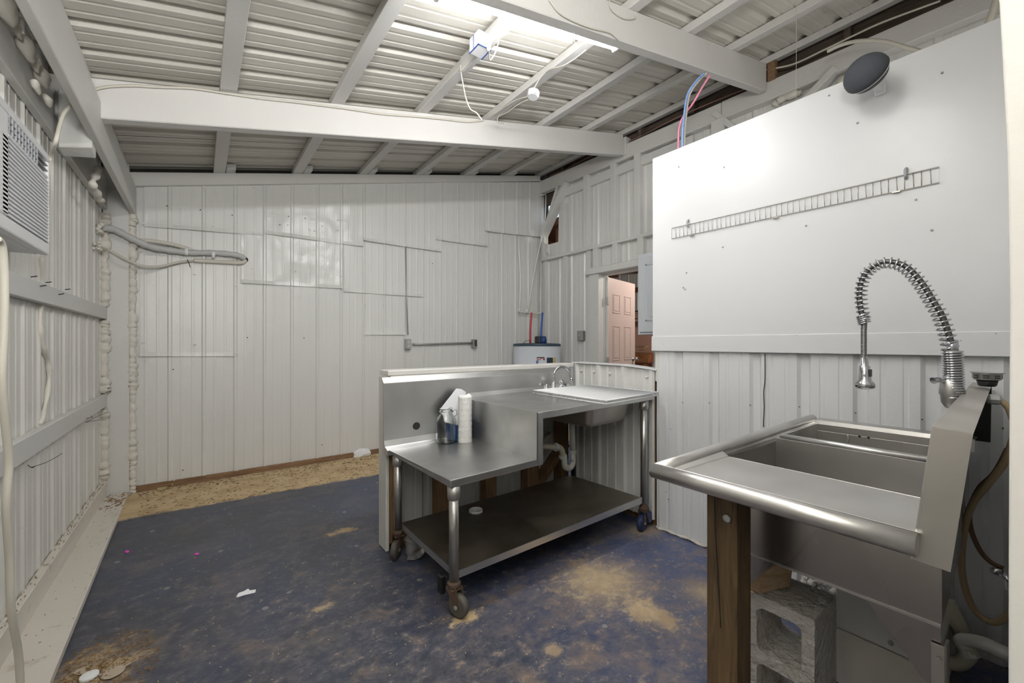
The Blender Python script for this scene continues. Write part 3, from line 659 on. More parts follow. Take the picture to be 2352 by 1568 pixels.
# legs with gussets, casters
def caster(x, y, ang, mat='rubber', fork='rust', small=1.0, brake=False):
    d = Vector((math.cos(ang), math.sin(ang), 0)); nrm = Vector((-d.y, d.x, 0)); c = Vector((x, y, .052)) + d * .026
    mb = MB().lathe((x, y, .125), [(.026, 0), (.030, .006), (.030, .022), (.022, .026), (.018, .045)], 16)
    q = [Vector((x, y, .13)) - d * .03, Vector((x, y, .13)) + d * .034, c + d * .014 + Vector((0, 0, -.004)), c - d * .012 + Vector((0, 0, -.006))]
    for s in (-.022, .019): mb.prism([p + nrm * s for p in q], nrm * .003)
    mb.box((x - .026, y - .026, .118), (x + .026, y + .026, .126))
    o = mb.build('caster_fork', fork, wbn, .001)
    w_ = MB().lathe(c, [(.012, -.018), (.038, -.017), (.048, -.014), (.0515, -.006), (.0515, .006), (.048, .014), (.038, .017), (.012, .018)], 26, nrm).build('wheel', mat, None)
    w_.parent = o; w_.location = (0, 0, 0)
    off = ORG['steel_workbench']
    for vtx in w_.data.vertices: vtx.co = vtx.co + ORG[w_.name] - off
    ORG[w_.name] = off
    MB().lathe(c, [(.009, -.024), (.009, .024)], 10, nrm).build('caster_axle', 'galv', wbn)
    if brake:
        MB().prism([c + d * .0 + nrm * -.03 + Vector((0, 0, .07)), c - d * .075 + nrm * -.03 + Vector((0, 0, .06)), c - d * .085 + nrm * -.03 + Vector((0, 0, -.005)), c - d * .045 + nrm * -.03 + Vector((0, 0, -.01))], nrm * .06).build('caster_brake', mat, wbn, .004)
    return o
for (x, y, top, ang, mt, br, fk) in ((.895, 1.613, TL, PI * .62 + PI, 'rubber', False, 'rust'), (.888, 2.245, TL, PI * 1.25, 'rubber', False, 'rust'), (2.283, 1.617, TU, PI * 1.05, 'rubber_blue', True, 'rust'), (2.283, 2.245, TU, PI * .5, 'rubber', False, 'rust')):
    wbuild(MB().lathe((x, y, .15), [(.0215, 0), (.0215, top - .19)], 18), 'leg', 'steel_leg', wbn)
    wbuild(MB().lathe((x, y, top - .095), [(.026, 0), (.029, .004), (.029, .06)], 18), 'leg_socket', 'steel_leg', wbn)
    caster(x, y, ang, mt, fk, 1, br)
mb = MB().box((.855, 1.66, .075), (.882, 1.70, .16)); mb.build('brake_pedal', 'black', wbn, .006)
# sink bowl under the upper deck
def bowl_shell(mb, x0, x1, y0, y1, z0, z1, taper=.03):
    rings = []
    for z, k in ((z1, 0), (z0 + .03, taper * .7), (z0 + .008, taper + .004), (z0, taper + .02)):
        a, b, c, d = x0 + k, x1 - k, y0 + k, y1 - k; r = .04; ring = []
        for cx, cy, s in ((b - r, d - r, 0), (a + r, d - r, 1), (a + r, c + r, 2), (b - r, c + r, 3)):
            for j in range(5): an = s * PI / 2 + j * PI / 8; ring.append((cx + r * math.cos(an), cy + r * math.sin(an), z))
        rings.append(ring)
    n = len(rings[0]); vs = [p for r in rings for p in r]
    fs = [(i * n + k, i * n + (k + 1) % n, (i + 1) * n + (k + 1) % n, (i + 1) * n + k) for i in range(len(rings) - 1) for k in range(n)] + [tuple((len(rings) - 1) * n + k for k in range(n))]
    return mb.add(vs, fs, True)
sb = MB(); bowl_shell(sb, 1.83, 2.235, 1.67, 2.12, .672, TU - .03); wbuild(sb, 'sink_bowl', 'steel_dull', wbn)
for x, y in ((1.90, 1.95), (1.93, 1.75), (2.10, 1.71), (1.97, 2.05)): wbuild(MB().bar((x, y, .655), (x, y, .69), .004, .004, (1, 0, 0)), 'sink_clip', 'galv', wbn)
# drain plumbing of the workbench sink
dp = thing('drain_trap', 'white plastic P-trap under the small sink of the workbench', 'drain pipe', (2.06, 2.05, .3))
px = 2.128; yy = 2.10
MB().tube([(px - .012, yy, .69), (px, yy, .43)], .0215, 14).build('tailpiece', 'pvc_white', dp)
cv = [(px, yy, .44), (px, yy, .37)] + [(px - .042 + .042 * math.cos(a), yy, .36 - .045 * math.sin(a)) for a in [PI * k / 8 for k in range(9)]] + [(px - .086, yy, .385), (px - .098, yy, .42)]
MB().tube(spline(cv, 3), .0215, 14).build('trap_bend', 'pvc_white', dp)
MB().tube(spline([(px - .096, yy, .41), (px - .112, yy, .455), (px - .145, yy, .48), (px - .19, yy + .01, .485), (px - .22, yy + .08, .485), (px - .12, yy + .17, .50), (px + .0, yy + .24, .505)], 5), .0205, 14).build('waste_arm', 'pvc_old', dp)
for c, ax in (((px, yy, .425), (0, 0, 1)), ((px - .098, yy, .405), (.25, 0, -1)), ((px - .165, yy, .483), (1, 0, 0))):
    MB().lathe(c, [(.026, -.012), (.029, -.010), (.029, .008), (.025, .012)], 10, ax, smooth=False).build('slip_nut', 'pvc_white', dp)
# deck faucet
fc = thing('sink_faucet', 'small chrome gooseneck faucet with two levers at the workbench backsplash', 'faucet', (2.03, 2.19, .87))
fz = wz(Vector((2.0, 2.2, TU))).z; fx, fy = 2.03, 2.195
MB().prism([(fx - .10, fy - .022, fz), (fx + .10, fy - .022, fz), (fx + .10, fy + .022, fz), (fx - .10, fy + .022, fz)], (0, 0, .016)).build('base_plate', 'chrome', fc, .006, seg=3)
R_ = .062; pts = [(fx, fy, fz + .01), (fx, fy, fz + .11)] + [(fx + R_ - R_ * math.cos(a), fy - .02 * (1 - math.cos(a)), fz + .115 + R_ * math.sin(a)) for a in [PI * k / 10 for k in range(10)]] + [(fx + 2.05 * R_, fy - .045, fz + .10), (fx + 2.1 * R_, fy - .048, fz + .085)]
MB().tube(spline(pts, 3), .0095, 12).build('spout', 'chrome', fc)
MB().lathe((fx, fy, fz + .014), [(.02, 0), (.022, .006), (.014, .02), (.012, .05), (.010, .055)], 16).build('spout_base', 'chrome', fc)
MB().lathe(pts[-1], [(.012, .012), (.013, 0), (.012, -.012)], 14, (.1, -.05, 1)).build('aerator', 'chrome', fc)
for sx in (-1, 1):
    c = (fx + sx * .072, fy, fz + .014)
    h = MB().lathe(c, [(.025, 0), (.025, .004), (.018, .012), (.012, .035), (.013, .045), (.008, .05)], 16); h.build('valve_bell', 'chrome', fc)
    if sx < 0: MB().tube(spline([(c[0] + .01, fy, fz + .062), (c[0] - .02, fy - .005, fz + .064), (c[0] - .052, fy - .01, fz + .060), (c[0] - .07, fy - .012, fz + .062)], 4), lambda i: .006 + .004 * math.sin(min(1, i / 12) * PI), 10).build('lever', 'chrome', fc)
    else:
        MB().tube(spline([(c[0] - .02, fy, fz + .065), (c[0] + .01, fy - .01, fz + .045), (c[0] + .04, fy - .02, fz + .022), (c[0] + .09, fy - .025, fz + .018)], 4), lambda i: .007 + .004 * math.sin(min(1, i / 12) * PI), 10).build('lever', 'chrome', fc)
        MB().tube([(c[0] - .01, fy - .005, fz + .075), (c[0] + .035, fy - .01, fz + .045)], .013, 12).build('valve_cap', 'chrome', fc)
# white coated wire rack lying on the bench
rk = thing('wire_rack', 'white coated wire shelf rack lying flat on the bench near the faucet', 'rack', (2.15, 1.85, .87))
A, B_, D_, E_ = PZ(1225, 897, .893), PZ(1392, 920, .884), PZ(1512, 901, .888), PZ(1350, 884, .893)
def bil(s, q): return A.lerp(B_, s).lerp(E_.lerp(D_, s), q)
mb = MB()
for e in ((A, B_), (B_, D_), (D_, E_), (E_, A)): mb.tube(e, .0048, 8)
mb.build('rim_wire', 'plastic_white', rk)
dz_ = Vector((0, 0, -.018)); mb = MB()
for e in ((A, B_), (B_, D_), (E_, D_)): mb.tube([e[0] + dz_, e[1] + dz_], .004, 8)
mb.build('lower_wire', 'plastic_white', rk)
mb = MB()
for k in range(1, 44): s = k / 44; mb.tube([bil(s, 0) + Vector((0, 0, .002)), bil(s, 1) + Vector((0, 0, .002))], .0021, 5)
mb.build('cross_wires', 'plastic_white', rk, kind='stuff')
mb = MB()
for k in range(0, 45): s = k / 44; mb.tube([bil(s, 0), bil(s, 0) + dz_], .0018, 4); mb.tube([bil(s, 1), bil(s, 1) + dz_], .0018, 4)
mb.build('side_wires', 'plastic_white', rk, kind='stuff')
for q in (.33, .66): MB().tube([bil(0, q) - Vector((0, 0, .004)), bil(1, q) - Vector((0, 0, .004))], .0035, 6).build('support_wire', 'plastic_white', rk)

# things on the lower top
zl = TL + .004
jc = Vector((1.165, 2.195, zl))
jar = thing('glass_jar', 'clear empty glass jar with rolled neck next to the blue box', 'jar', jc)
po = [(.001, .0), (.048, .0), (.058, .012), (.060, .03), (.060, .125), (.052, .150), (.038, .168), (.036, .178), (.043, .182), (.043, .188), (.036, .192), (.036, .200), (.040, .203)]
pi_ = [(.0385, .203), (.0345, .19), (.0365, .166), (.0505, .149), (.0585, .1245), (.0585, .03), (.0565, .0125), (.047, .003), (.001, .003)]
MB().lathe(jc, po + pi_, 28, cap=False).build('jar_body', 'glass', jar)
MB().tube([jc + Vector((.039 * math.cos(a), .039 * math.sin(a), .184)) for a in [2 * PI * k / 20 for k in range(20)]], .0015, 5, closed=True).build('neck_wire', 'chrome', jar)
MB().tube(spline([jc + Vector(p) for p in ((.039, -.01, .184), (.056, -.02, .19), (.062, -.02, .165), (.05, -.01, .15))], 4), .0016, 5).build('bail_clip', 'pcb_dark', jar)
bb = thing('blue_bin', 'dark blue plastic napkin box between the jar and paper towels', 'box', (1.25, 2.22, zl))
ba = .35
def rb(x, y, z): return Vector((1.262 + x * math.cos(ba) - y * math.sin(ba), 2.222 + x * math.sin(ba) + y * math.cos(ba), zl + z))
def ring(e, z): return [rb(-.055 - e, -.048 - e, z), rb(.055 + e, -.048 - e, z), rb(.055 + e, .048 + e, z), rb(-.055 - e, .048 + e, z)]
r0, r1, r2, r3 = ring(0, 0), ring(.004, .10), ring(.001, .10), ring(-.003, .004)
mb = MB(); mb.add(r0 + r1 + r2 + r3, [(0, 1, 2, 3)] + [(4 * i + k, 4 * i + (k + 1) % 4, 4 * i + 4 + (k + 1) % 4, 4 * i + 4 + k) for i in range(3) for k in range(4)] + [(12, 13, 14, 15)]); mb.build('bin_body', 'blue_plastic', bb, .003)
mb = MB()
for a, b in ((0, 1), (1, 2), (2, 3), (3, 0)): mb.tube([r1[a], r1[b]], .003, 6)
mb.build('bin_rim', 'blue_plastic', bb)
npk = thing('paper_napkins', 'sheaf of white paper napkins sticking up out of the blue box', 'napkins', (1.26, 2.22, zl + .09))
for i, (a, off) in enumerate(((0, 0), (.12, .006), (-.1, -.006), (.2, .012))):
    prof = [(1012, 938), (1048, 892), (1060, 893), (1070, 900), (1070, 960), (1058, 972), (1038, 970), (1022, 964)]
    P = [PY(u, v + i * 2, 2.225 + off * 1.5) for u, v in prof]
    MB().prism(P, (0, .0012, 0)).build('napkin', 'paper', npk)
tw = thing('paper_towel_roll', 'white quilted paper towel roll standing on the lower steel top', 'paper towel roll', (1.237, 2.165, zl))
tc_ = Vector((1.262, 2.140, zl)); mb = MB(); prof = []
for k in range(24): prof.append((.041 + .0012 * math.sin(k * 2.3) + (.001 if k < 3 else 0), .275 * k / 23))
mb.lathe(tc_, prof + [(.030, .276), (.019, .272), (.018, .20)], 26, cap=False).build('towel_sheets', 'towel', tw)
MB().lathe(tc_ + Vector((0, 0, .10)), [(.0185, 0), (.0185, .165)], 16, cap=False).build('core_tube', 'cardboard', tw)
MB().prism([tc_ + Vector(p) for p in ((-.02, -.034, .27), (.012, -.038, .268), (.018, -.036, .285), (.008, -.03, .292), (-.012, -.028, .282))], (0, .002, 0)).build('loose_edge', 'towel', tw)
# ring lid on the undershelf
lz = wz(Vector((1.3, 2.1, SB))).z
ld = MB().lathe(PZ(1093, 1176, lz), [(.038, .001), (.041, .0), (.041, .016), (.038, .018), (.037, .016), (.037, .003), (.001, .003), (.001, .001)], 30, cap=False).build('jar_lid', 'plastic_white'); tag(ld, 'round white lid lying rim up on the bench undershelf', 'lid')
# crumpled clear plastic under the shelf
cc = MB(); c0 = PZ(970, 1290, .0); rnd = random.Random(21); rings = []
for i in range(7):
    r = [.03, .045, .055, .06, .065, .05, .02][i]; z = [.004, .006, .03, .07, .105, .135, .14][i]
    rings.append([Vector((c0.x - .02 + .035 * i / 6 + (r + rnd.uniform(-.012, .012)) * math.cos(a), c0.y + .07 + (r + rnd.uniform(-.012, .012)) * math.sin(a), z + rnd.uniform(-.003, .006) * (i > 0))) for a in [2 * PI * k / 9 for k in range(9)]])
cc.add([p for r in rings for p in r], [(i * 9 + k, i * 9 + (k + 1) % 9, (i + 1) * 9 + (k + 1) % 9, (i + 1) * 9 + k) for i in range(6) for k in range(9)])
tag(cc.build('plastic_cup', 'clear_plastic'), 'crumpled clear plastic cup on the floor under the workbench shelf', 'cup')

# ================================================================== UTILITY SINK IN THE FOREGROUND
us = thing('utility_sink', 'two-basin stainless utility sink with rolled rim and left drainboard', 'sink', (1.7, .42, 0))
ZR, ZD = .865, .838
fy_ = lambda x: .700 + .018 * (x - 1.0)       # outer face of the front rim
# rolled rims
fr = [(1.02, fy_(1.02) - .018, ZR - .020)] + [(x, fy_(x) - .018, ZR - .020) for x in (1.2, 1.6, 2.0, 2.30)]
MB().tube([(1.012, fy_(1.0) - .02, ZR - .020)] + fr[1:], .0205, 14).build('front_rim', 'steel_sink', us)
MB().tube([(1.014, fy_(1.0) - .013, ZR - .0205), (1.012, .55, ZR - .0205), (1.010, .35, ZR - .0205), (1.008, .152, ZR - .0205)], .0205, 14).build('side_rim', 'steel_sink', us)
# drainboard deck sloping gently to the first basin
mb = MB(); g = lambda x, y: ZD - .006 * (x - 1.1) / .27
P = [(1.03, .150, ZR - .005), (1.03, .680, ZR - .005), (1.085, .150, ZD), (1.085, .650, ZD), (1.362, .150, ZD - .006), (1.362, .650, ZD - .006), (1.372, .150, ZD - .014), (1.372, .650, ZD - .014)]
mb.add(P, [(0, 1, 3, 2), (2, 3, 5, 4), (4, 5, 7, 6)])
mb.add([(1.03, .685, ZR - .006), (1.372, .690, ZR - .006), (1.372, .650, ZD - .006), (1.085, .650, ZD)], [(0, 1, 2, 3)])
mb.build('drainboard', 'steel_sink', us, .003, solid=.0025)
# basins
def basin(x0, x1, y0, y1, zb, zt, nm):
    mb = MB(); r = .035; n = 0
    v = [(x0, y0, zt), (x1, y0, zt), (x1, y1, zt), (x0, y1, zt), (x0, y0, zb + r), (x1, y0, zb + r), (x1, y1, zb + r), (x0, y1, zb + r),
         (x0 + r, y0 + r, zb), (x1 - r, y0 + r, zb), (x1 - r, y1 - r, zb), (x0 + r, y1 - r, zb)]
    mb.add(v, [(i * 4 + k, i * 4 + (k + 1) % 4, i * 4 + 4 + (k + 1) % 4, i * 4 + 4 + k) for i in range(2) for k in range(4)] + [(8, 9, 10, 11)], False)
    return mb.build(nm, 'steel_sink', us, .02, seg=4, solid=.0025)
basin(1.372, 1.792, .195, .672, .556, .832, 'basin'); basin(1.812, 2.262, .215, .672, .556, .832, 'basin')
# front and end walls above basins up to the rim
MB().add([(1.372, .672, .83), (2.27, .684, .83), (2.30, .695, ZR - .004), (1.372, .685, ZR - .004)], [(0, 1, 2, 3)]).build('front_splash', 'steel_sink', us, solid=.0025)
MB().add([(2.262, .19, .80), (2.262, .684, .80), (2.275, .69, ZR - .02), (2.275, .19, ZR - .02), (2.35, .69, ZR - .02), (2.35, .19, ZR - .02)], [(0, 1, 2, 3), (3, 2, 4, 5)]).build('end_flange', 'steel_sink', us, solid=.0025)
MB().tube([(1.802, .655, .838), (1.805, .20, .838)], .0115, 12).build('divider_rod', 'steel', us)
for y in (.37, .40): MB().lathe((2.262, y + .12, .80), [(.005, -.003), (.005, .003)], 8, (1, 0, 0)).build('overflow_hole', 'dark_slot', us)
MB().lathe((2.258, .222, .812), [(.007, -.003), (.007, .003)], 10, (1, 0, 0)).build('overflow_hole', 'dark_slot', us)
MB().tube(spline([(2.256, .56, .80), (2.254, .557, .78), (2.254, .563, .765), (2.256, .56, .75)], 4), .003, 6).build('chain_clip', 'wire', us)
# outer skin and legs
MB().add([(1.362, .166, .549), (1.362, .655, .549), (1.362, .655, ZD - .02), (1.362, .166, ZD - .02)], [(0, 1, 2, 3)]).build('side_skin', 'steel_apron', us, solid=.003)
MB().box((1.357, .166, .546), (1.372, .655, .552)).build('bottom_fold', 'steel_sink', us)
MB().add([(1.362, .665, .549), (2.28, .675, .549), (2.28, .675, ZD - .02), (1.362, .665, ZD - .02)], [(0, 1, 2, 3)]).build('front_skin', 'steel_apron', us, solid=.003)
MB().add([(1.362, .166, .549), (2.28, .207, .549), (2.28, .207, ZD - .03), (1.362, .166, ZD - .03)], [(0, 1, 2, 3)]).build('rear_skin', 'steel_apron', us, solid=.003)
MB().prism([(1.372, .650, .555), (1.372, .506, .552), (1.372, .627, .393), (1.372, .650, .38)], (.003, 0, 0)).build('gusset', 'steel_apron', us)
MB().prism([(1.376, .317, .555), (1.376, .168, .555), (1.376, .168, .0), (1.376, .175, .0), (1.376, .180, .375), (1.376, .191, .393)], (.003, 0, 0)).build('gusset', 'steel_apron', us)
MB().box((1.366, .160, 0), (1.372, .184, .50)).build('leg', 'steel_dull', us, .001); MB().box((1.372, .158, 0), (1.412, .163, .50)).build('leg', 'steel_dull', us, .001)
for z in (.47, .40): MB().lathe((1.364, .170, z), [(.004, -.003), (.004, .004)], 8, (-1, 0, 0)).build('bolt_head', 'galv', us)
# backsplash: folded sheet, open at the back
bf = lambda x: .137 + .050 * (x - 1.04); xe = 2.39; xe = 2.355
def q4(a, b, c, d): return MB().add([a, b, c, d], [(0, 1, 2, 3)])
n0 = 1.04
q4((n0, bf(n0), 1.052), (xe, bf(xe), 1.05), (xe, bf(xe) - .048, 1.044), (n0, bf(n0) - .048, 1.046)).build('backsplash_top', 'steel_dull', us, solid=.0025)
q4((n0, bf(n0), 1.052), (xe, bf(xe), 1.05), (xe, bf(xe) + .030, ZD - .01), (n0 - .003, bf(n0) + .027, .806)).build('backsplash_front', 'steel_sink', us, solid=.0025)
q4((n0, bf(n0), 1.052), (n0, bf(n0) - .048, 1.046), (n0, bf(n0) - .022, .803), (n0, bf(n0) + .027, .806)).build('backsplash_end', 'steel_dull', us, solid=.0025)
q4((xe, bf(xe), 1.05), (xe, bf(xe) - .048, 1.044), (xe, bf(xe) - .045, .83), (xe, bf(xe) + .02, .83)).build('backsplash_end', 'black', us, solid=.0025)  # steel end cap coloured black for the shade inside the hollow
# post leg
wp_ = MB().box((1.142, .519, 0), (1.225, .602, .815)).build('support_post', 'post_wood', None, .003, seg=2); tag(wp_, 'brown timber post standing under the sink drainboard', 'post')
MB().lathe((1.139, .545, .725), [(.011, -.004), (.011, .001), (.006, .004)], 10, (-1, 0, 0)).build('bolt', 'galv', wp_)
mb = MB(); mb.tube(spline([(1.1405, .578, .80), (1.1405, .577, .70), (1.1405, .572, .60), (1.1405, .566, .50), (1.1405, .562, .42)], 3), .0013, 4); mb.build('drying_crack', 'dark_slot', wp_)
# cinder block with two cores
def block(x0, x1, y0, y1, z0, z1):
    mb = MB(); zs = [z0, z0 + .03, z0 + .175, z0 + .212, z1 - .035, z1]; ysb = [y0, y0 + .033, y1 - .033, y1]
    mb.box((x0, y0, z0), (x1, y0 + .033, z1)); mb.box((x0, y1 - .033, z0), (x1, y1, z1))
    for a, b in ((z0, z0 + .035), (z0 + .178, z0 + .213), (z1 - .037, z1)): mb.box((x0, y0 + .033, a), (x1, y1 - .033, b))
    r = .022   # rounded core corners
    for a, b in ((z0 + .035, z0 + .178), (z0 + .213, z1 - .037)):
        for yy_, zz_, sy_, sz_ in ((y0 + .033, a, 1, 1), (y1 - .033, a, -1, 1), (y0 + .033, b, 1, -1), (y1 - .033, b, -1, -1)):
            arc = [(yy_, zz_)] + [(yy_ + sy_ * (r - r * math.sin(q)), zz_ + sz_ * (r - r * math.cos(q))) for q in [PI / 2 * j / 4 for j in range(5)]]
            mb.prism([(x0, p[0], p[1]) for p in arc], (x1 - x0, 0, 0))
    return mb
cbk = block(1.43, 1.625, .432, .622, 0, .392).build('cinder_block', 'concrete_rough', None, .004, seg=2); tag(cbk, 'grey concrete block on end with two hollow cores under the sink', 'concrete block')
wbk = MB().hexa([(1.435, .585, .3925), (1.56, .54, .3925), (1.62, .575, .3925), (1.44, .625, .3925)], [(1.435, .585, .545), (1.56, .52, .545), (1.62, .575, .545), (1.44, .625, .545)]).build('wood_chock', 'pale_wood', None, .003); tag(wbk, 'short pale wood chock wedged on top of the concrete block', 'wood block')
# painted plumbing box behind the block
cu = struct('trim_3', MB().box((1.80, .24, 0), (2.30, .485, .19)), 'plank_white', bevel=.003)
MB().prism([(1.806, .482, .193), (1.806, .24, .193), (1.806, .24, .40), (1.806, .40, .40), (1.806, .482, .37)], (.02, 0, 0)).build('cover_panel', 'trim_white', cu, .002)
MB().lathe((1.804, .335, .22), [(.007, -.002), (.007, .003), (.003, .005)], 10, (-1, 0, 0)).build('screw', 'galv', cu)
mb = MB(); rnd = random.Random(31)
for k in range(60):
    p = (XP - .05 + rnd.uniform(-.03, .02), rnd.uniform(.52, .76), rnd.uniform(.0, .09)); r = rnd.uniform(.008, .022)
    mb.lathe(p, [(0, -r), (r, -.3 * r), (r * .8, .5 * r), (0, r)], 6, (rnd.random(), rnd.random(), 1))
mb.build('broken_mortar', 'concrete_rough', cu, kind='stuff')
# strainer basket on the backsplash
sx_ = PZ(2250, 876, 1.052); sk = thing('sink_strainer', 'stainless sink strainer basket standing on the end of the backsplash', 'strainer', (2.12, .145, 1.052))
c = Vector((2.13, .150, 1.054))
MB().lathe(c, [(.018, .0), (.022, .004), (.026, .022)], 18).build('rubber_seal', 'black', sk)
MB().lathe(c, [(.030, .022), (.033, .024), (.035, .042), (.040, .046), (.040, .048), (.034, .047), (.032, .028), (.001, .026)], 24, cap=False).build('basket', 'galv', sk)
for a in range(8):
    an = a * PI / 4
    for z in (.030, .037): MB().bar(c + Vector((.0345 * math.cos(an - .22), .0345 * math.sin(an - .22), z)), c + Vector((.0345 * math.cos(an + .22), .0345 * math.sin(an + .22), z)), .002, .003).build('slot', 'plastic_white' if False else 'dark_slot', sk)

# ---- pre-rinse faucet
XF = 1.78
pf = thing('spring_faucet', 'tall chrome pull-down faucet with coiled spring arching over the sink', 'faucet', (XF, .2, .98))
P = [PX(u, v, XF) for u, v in ((2190, 915), (2190, 860), (2187, 805), (2182, 777), (2173, 749), (2163, 723), (2151, 703), (2137, 680), (2124, 659), (2109, 639), (2090, 619), (2071, 607), (2048, 601), (2028, 601), (2010, 608), (1992, 622), (1980, 642), (1975, 662), (1974, 682), (1976, 703), (1980, 723), (1985, 739), (1984, 760), (1984, 790), (1984, 820))]
full = spline(P, 8); MB().tube(full, .0078, 10).build('hose', 'hose_steel', pf)
arc = spline(P[2:22], 24)
def helix(path, r, turns, ecc=0):
    n = int(turns * 14); out = []; L = [0]
    for i in range(1, len(path)): L.append(L[-1] + (path[i] - path[i - 1]).length)
    j = 0
    for i in range(n + 1):
        s = L[-1] * i / n
        while j < len(path) - 2 and L[j + 1] < s: j += 1
        q = (s - L[j]) / max(1e-9, L[j + 1] - L[j]); p = path[j].lerp(path[j + 1], q); d = (path[j + 1] - path[j]).normalized()
        x = Vector((1, 0, 0)); y = d.cross(x).normalized(); a = 2 * PI * turns * i / n
        rr = r(i / n) if callable(r) else r
        out.append(p + (x * math.cos(a) + y * math.sin(a)) * rr + y * ecc)
    return out
MB().tube(helix(arc, lambda q: .0185 - .003 * q, 36, .004), .0026, 7).build('coil_spring', 'chrome', pf)
rz = spline(P[0:3], 6)
MB().tube(helix([P[0] + Vector((0, 0, 0)), P[1], P[2] + Vector((0, 0, -.002))], .0215, 19), .0026, 6).build('riser_spring', 'chrome', pf)
MB().tube([P[0], P[1], P[2]], .018, 14).build('riser_post', 'galv', pf)
MB().tube([P[2] - Vector((0, 0, .002)), P[2] + Vector((0, 0, .028))], .0135, 14).build('riser_cap', 'chrome', pf)
MB().tube(helix([P[20], P[21] + (P[21] - P[20]) * .3], .0165, 5), .0022, 6).build('spring_end', 'chrome', pf)
MB().tube(helix(spline(P[21:25], 8), .0078, 26), .0012, 5).build('hose_ribs', 'chrome', pf)
h0 = PX(1986, 820, XF)
MB().lathe(h0, [(.0095, .002), (.0115, -.028), (.0150, -.030), (.0160, -.062), (.0180, -.078), (.0265, -.086), (.0275, -.090), (.0275, -.100), (.021, -.104), (.012, -.107), (.001, -.107)], 24).build('spray_head', 'chrome', pf)
MB().bar(h0 + Vector((-.006, -.0165, -.040)), h0 + Vector((-.006, -.0165, -.064)), .009, .006, (0, 1, 0)).build('spray_button', 'pcb_dark', pf)
hb = PX(2184, 930, XF)
MB().lathe(hb, [(.001, -.012), (.012, -.008), (.021, .008), (.023, .028), (.026, .034), (.0225, .075), (.017, .078), (.014, .09), (.014, .105)], 20).build('valve_body', 'steel_leg', pf)
MB().tube([hb + Vector((.02, -.01, .05)), P[0] + Vector((0, -.01, .02))], .016, 12).build('riser_joint', 'steel_leg', pf)
hk = PX(2183, 871, XF)
MB().lathe(hk, [(.010, -.016), (.018, -.010), (.019, .008), (.010, .016)], 16).build('lever_hub', 'chrome', pf)
MB().tube(spline([hk, PX(2165, 873, XF - .02), PX(2152, 872, XF - .04), PX(2143, 874, XF - .05)], 5), lambda i: .0065 + .0035 * (i / 15) ** 2, 12).build('lever', 'chrome', pf)

# ---- plumbing behind the sink
h1 = thing('supply_hose', 'thick tan water hose looping down behind the sink backsplash', 'hose', (2.0, .12, .3))
hp = [(2290, 917), (2302, 922), (2318, 940), (2330, 975)]
MB().tube(spline([PX(u, v, 1.98) for u, v in hp], 6), .0085, 10).build('upper_run', 'hose_tan', h1)
MB().tube(spline([PX(u, v, 2.0) for u, v in ((2330, 1000), (2308, 1060), (2275, 1105), (2238, 1150), (2218, 1200), (2209, 1270), (2212, 1330), (2232, 1390), (2262, 1422), (2290, 1428), (2330, 1405))], 8), .0095, 12).build('hose_loop', 'hose_tan', h1)
MB().lathe(PX(2283, 917, 1.98), [(.014, -.014), (.016, -.008), (.016, .010), (.011, .016)], 8, (.2, -1, 0), smooth=False).build('hose_fitting', 'galv', h1)
h2 = cable('brown_hose', None, [PX(u, v, 2.12) for u, v in ((2315, 1030), (2285, 1085), (2250, 1120), (2228, 1170), (2230, 1215), (2250, 1262), (2275, 1290), (2305, 1305))], .0075, 'hose_brown', 6, 10); tag(h2, 'thin brown hose running beside the tan hose behind the sink', 'hose')
vl = thing('shutoff_valve', 'small chrome shutoff valve in the dark corner behind the sink', 'valve', (2.1, .13, .42))
c = PX(2290, 1312, 2.1); MB().lathe(c, [(.008, -.015), (.011, -.006), (.011, .008), (.007, .016)], 10, (.3, -1, 0)).build('valve_body', 'chrome', vl)
MB().bar(c + Vector((0, -.016, .01)), c + Vector((0, -.02, -.05)), .012, .004).build('lever', 'chrome', vl)
MB().tube([c, c + Vector((.0, -.05, -.03))], .009, 10).build('pipe_stub', 'chrome', vl)
tp = thing('floor_drain_trap', 'large white plastic trap near the floor behind the utility sink', 'drain pipe', (2.1, .18, .1))
MB().tube(spline([PX(u, v, 2.1) for u, v in ((2150, 1500), (2175, 1520), (2205, 1522), (2228, 1500), (2222, 1485))], 6), .022, 14).build('trap_bend', 'pvc_old', tp)
MB().tube(spline([PX(u, v, 2.1) for u, v in ((2222, 1495), (2208, 1475), (2222, 1470), (2262, 1478), (2310, 1500), (2340, 1510))], 6), .021, 14).build('waste_arm', 'pvc_white', tp)
MB().lathe(PX(2225, 1500, 2.1), [(.026, -.010), (.027, .010)], 10, (.2, .5, 1), smooth=False).build('slip_nut', 'pvc_white', tp)
cp = MB().tube([PX(2180, 1378, 2.16), PX(2215, 1470, 2.16)], lambda i: .016 + .012 * i, 16).build('drain_funnel', 'pvc_old'); tag(cp, 'cream plastic drain pipe slanting down behind the sink leg', 'drain pipe')

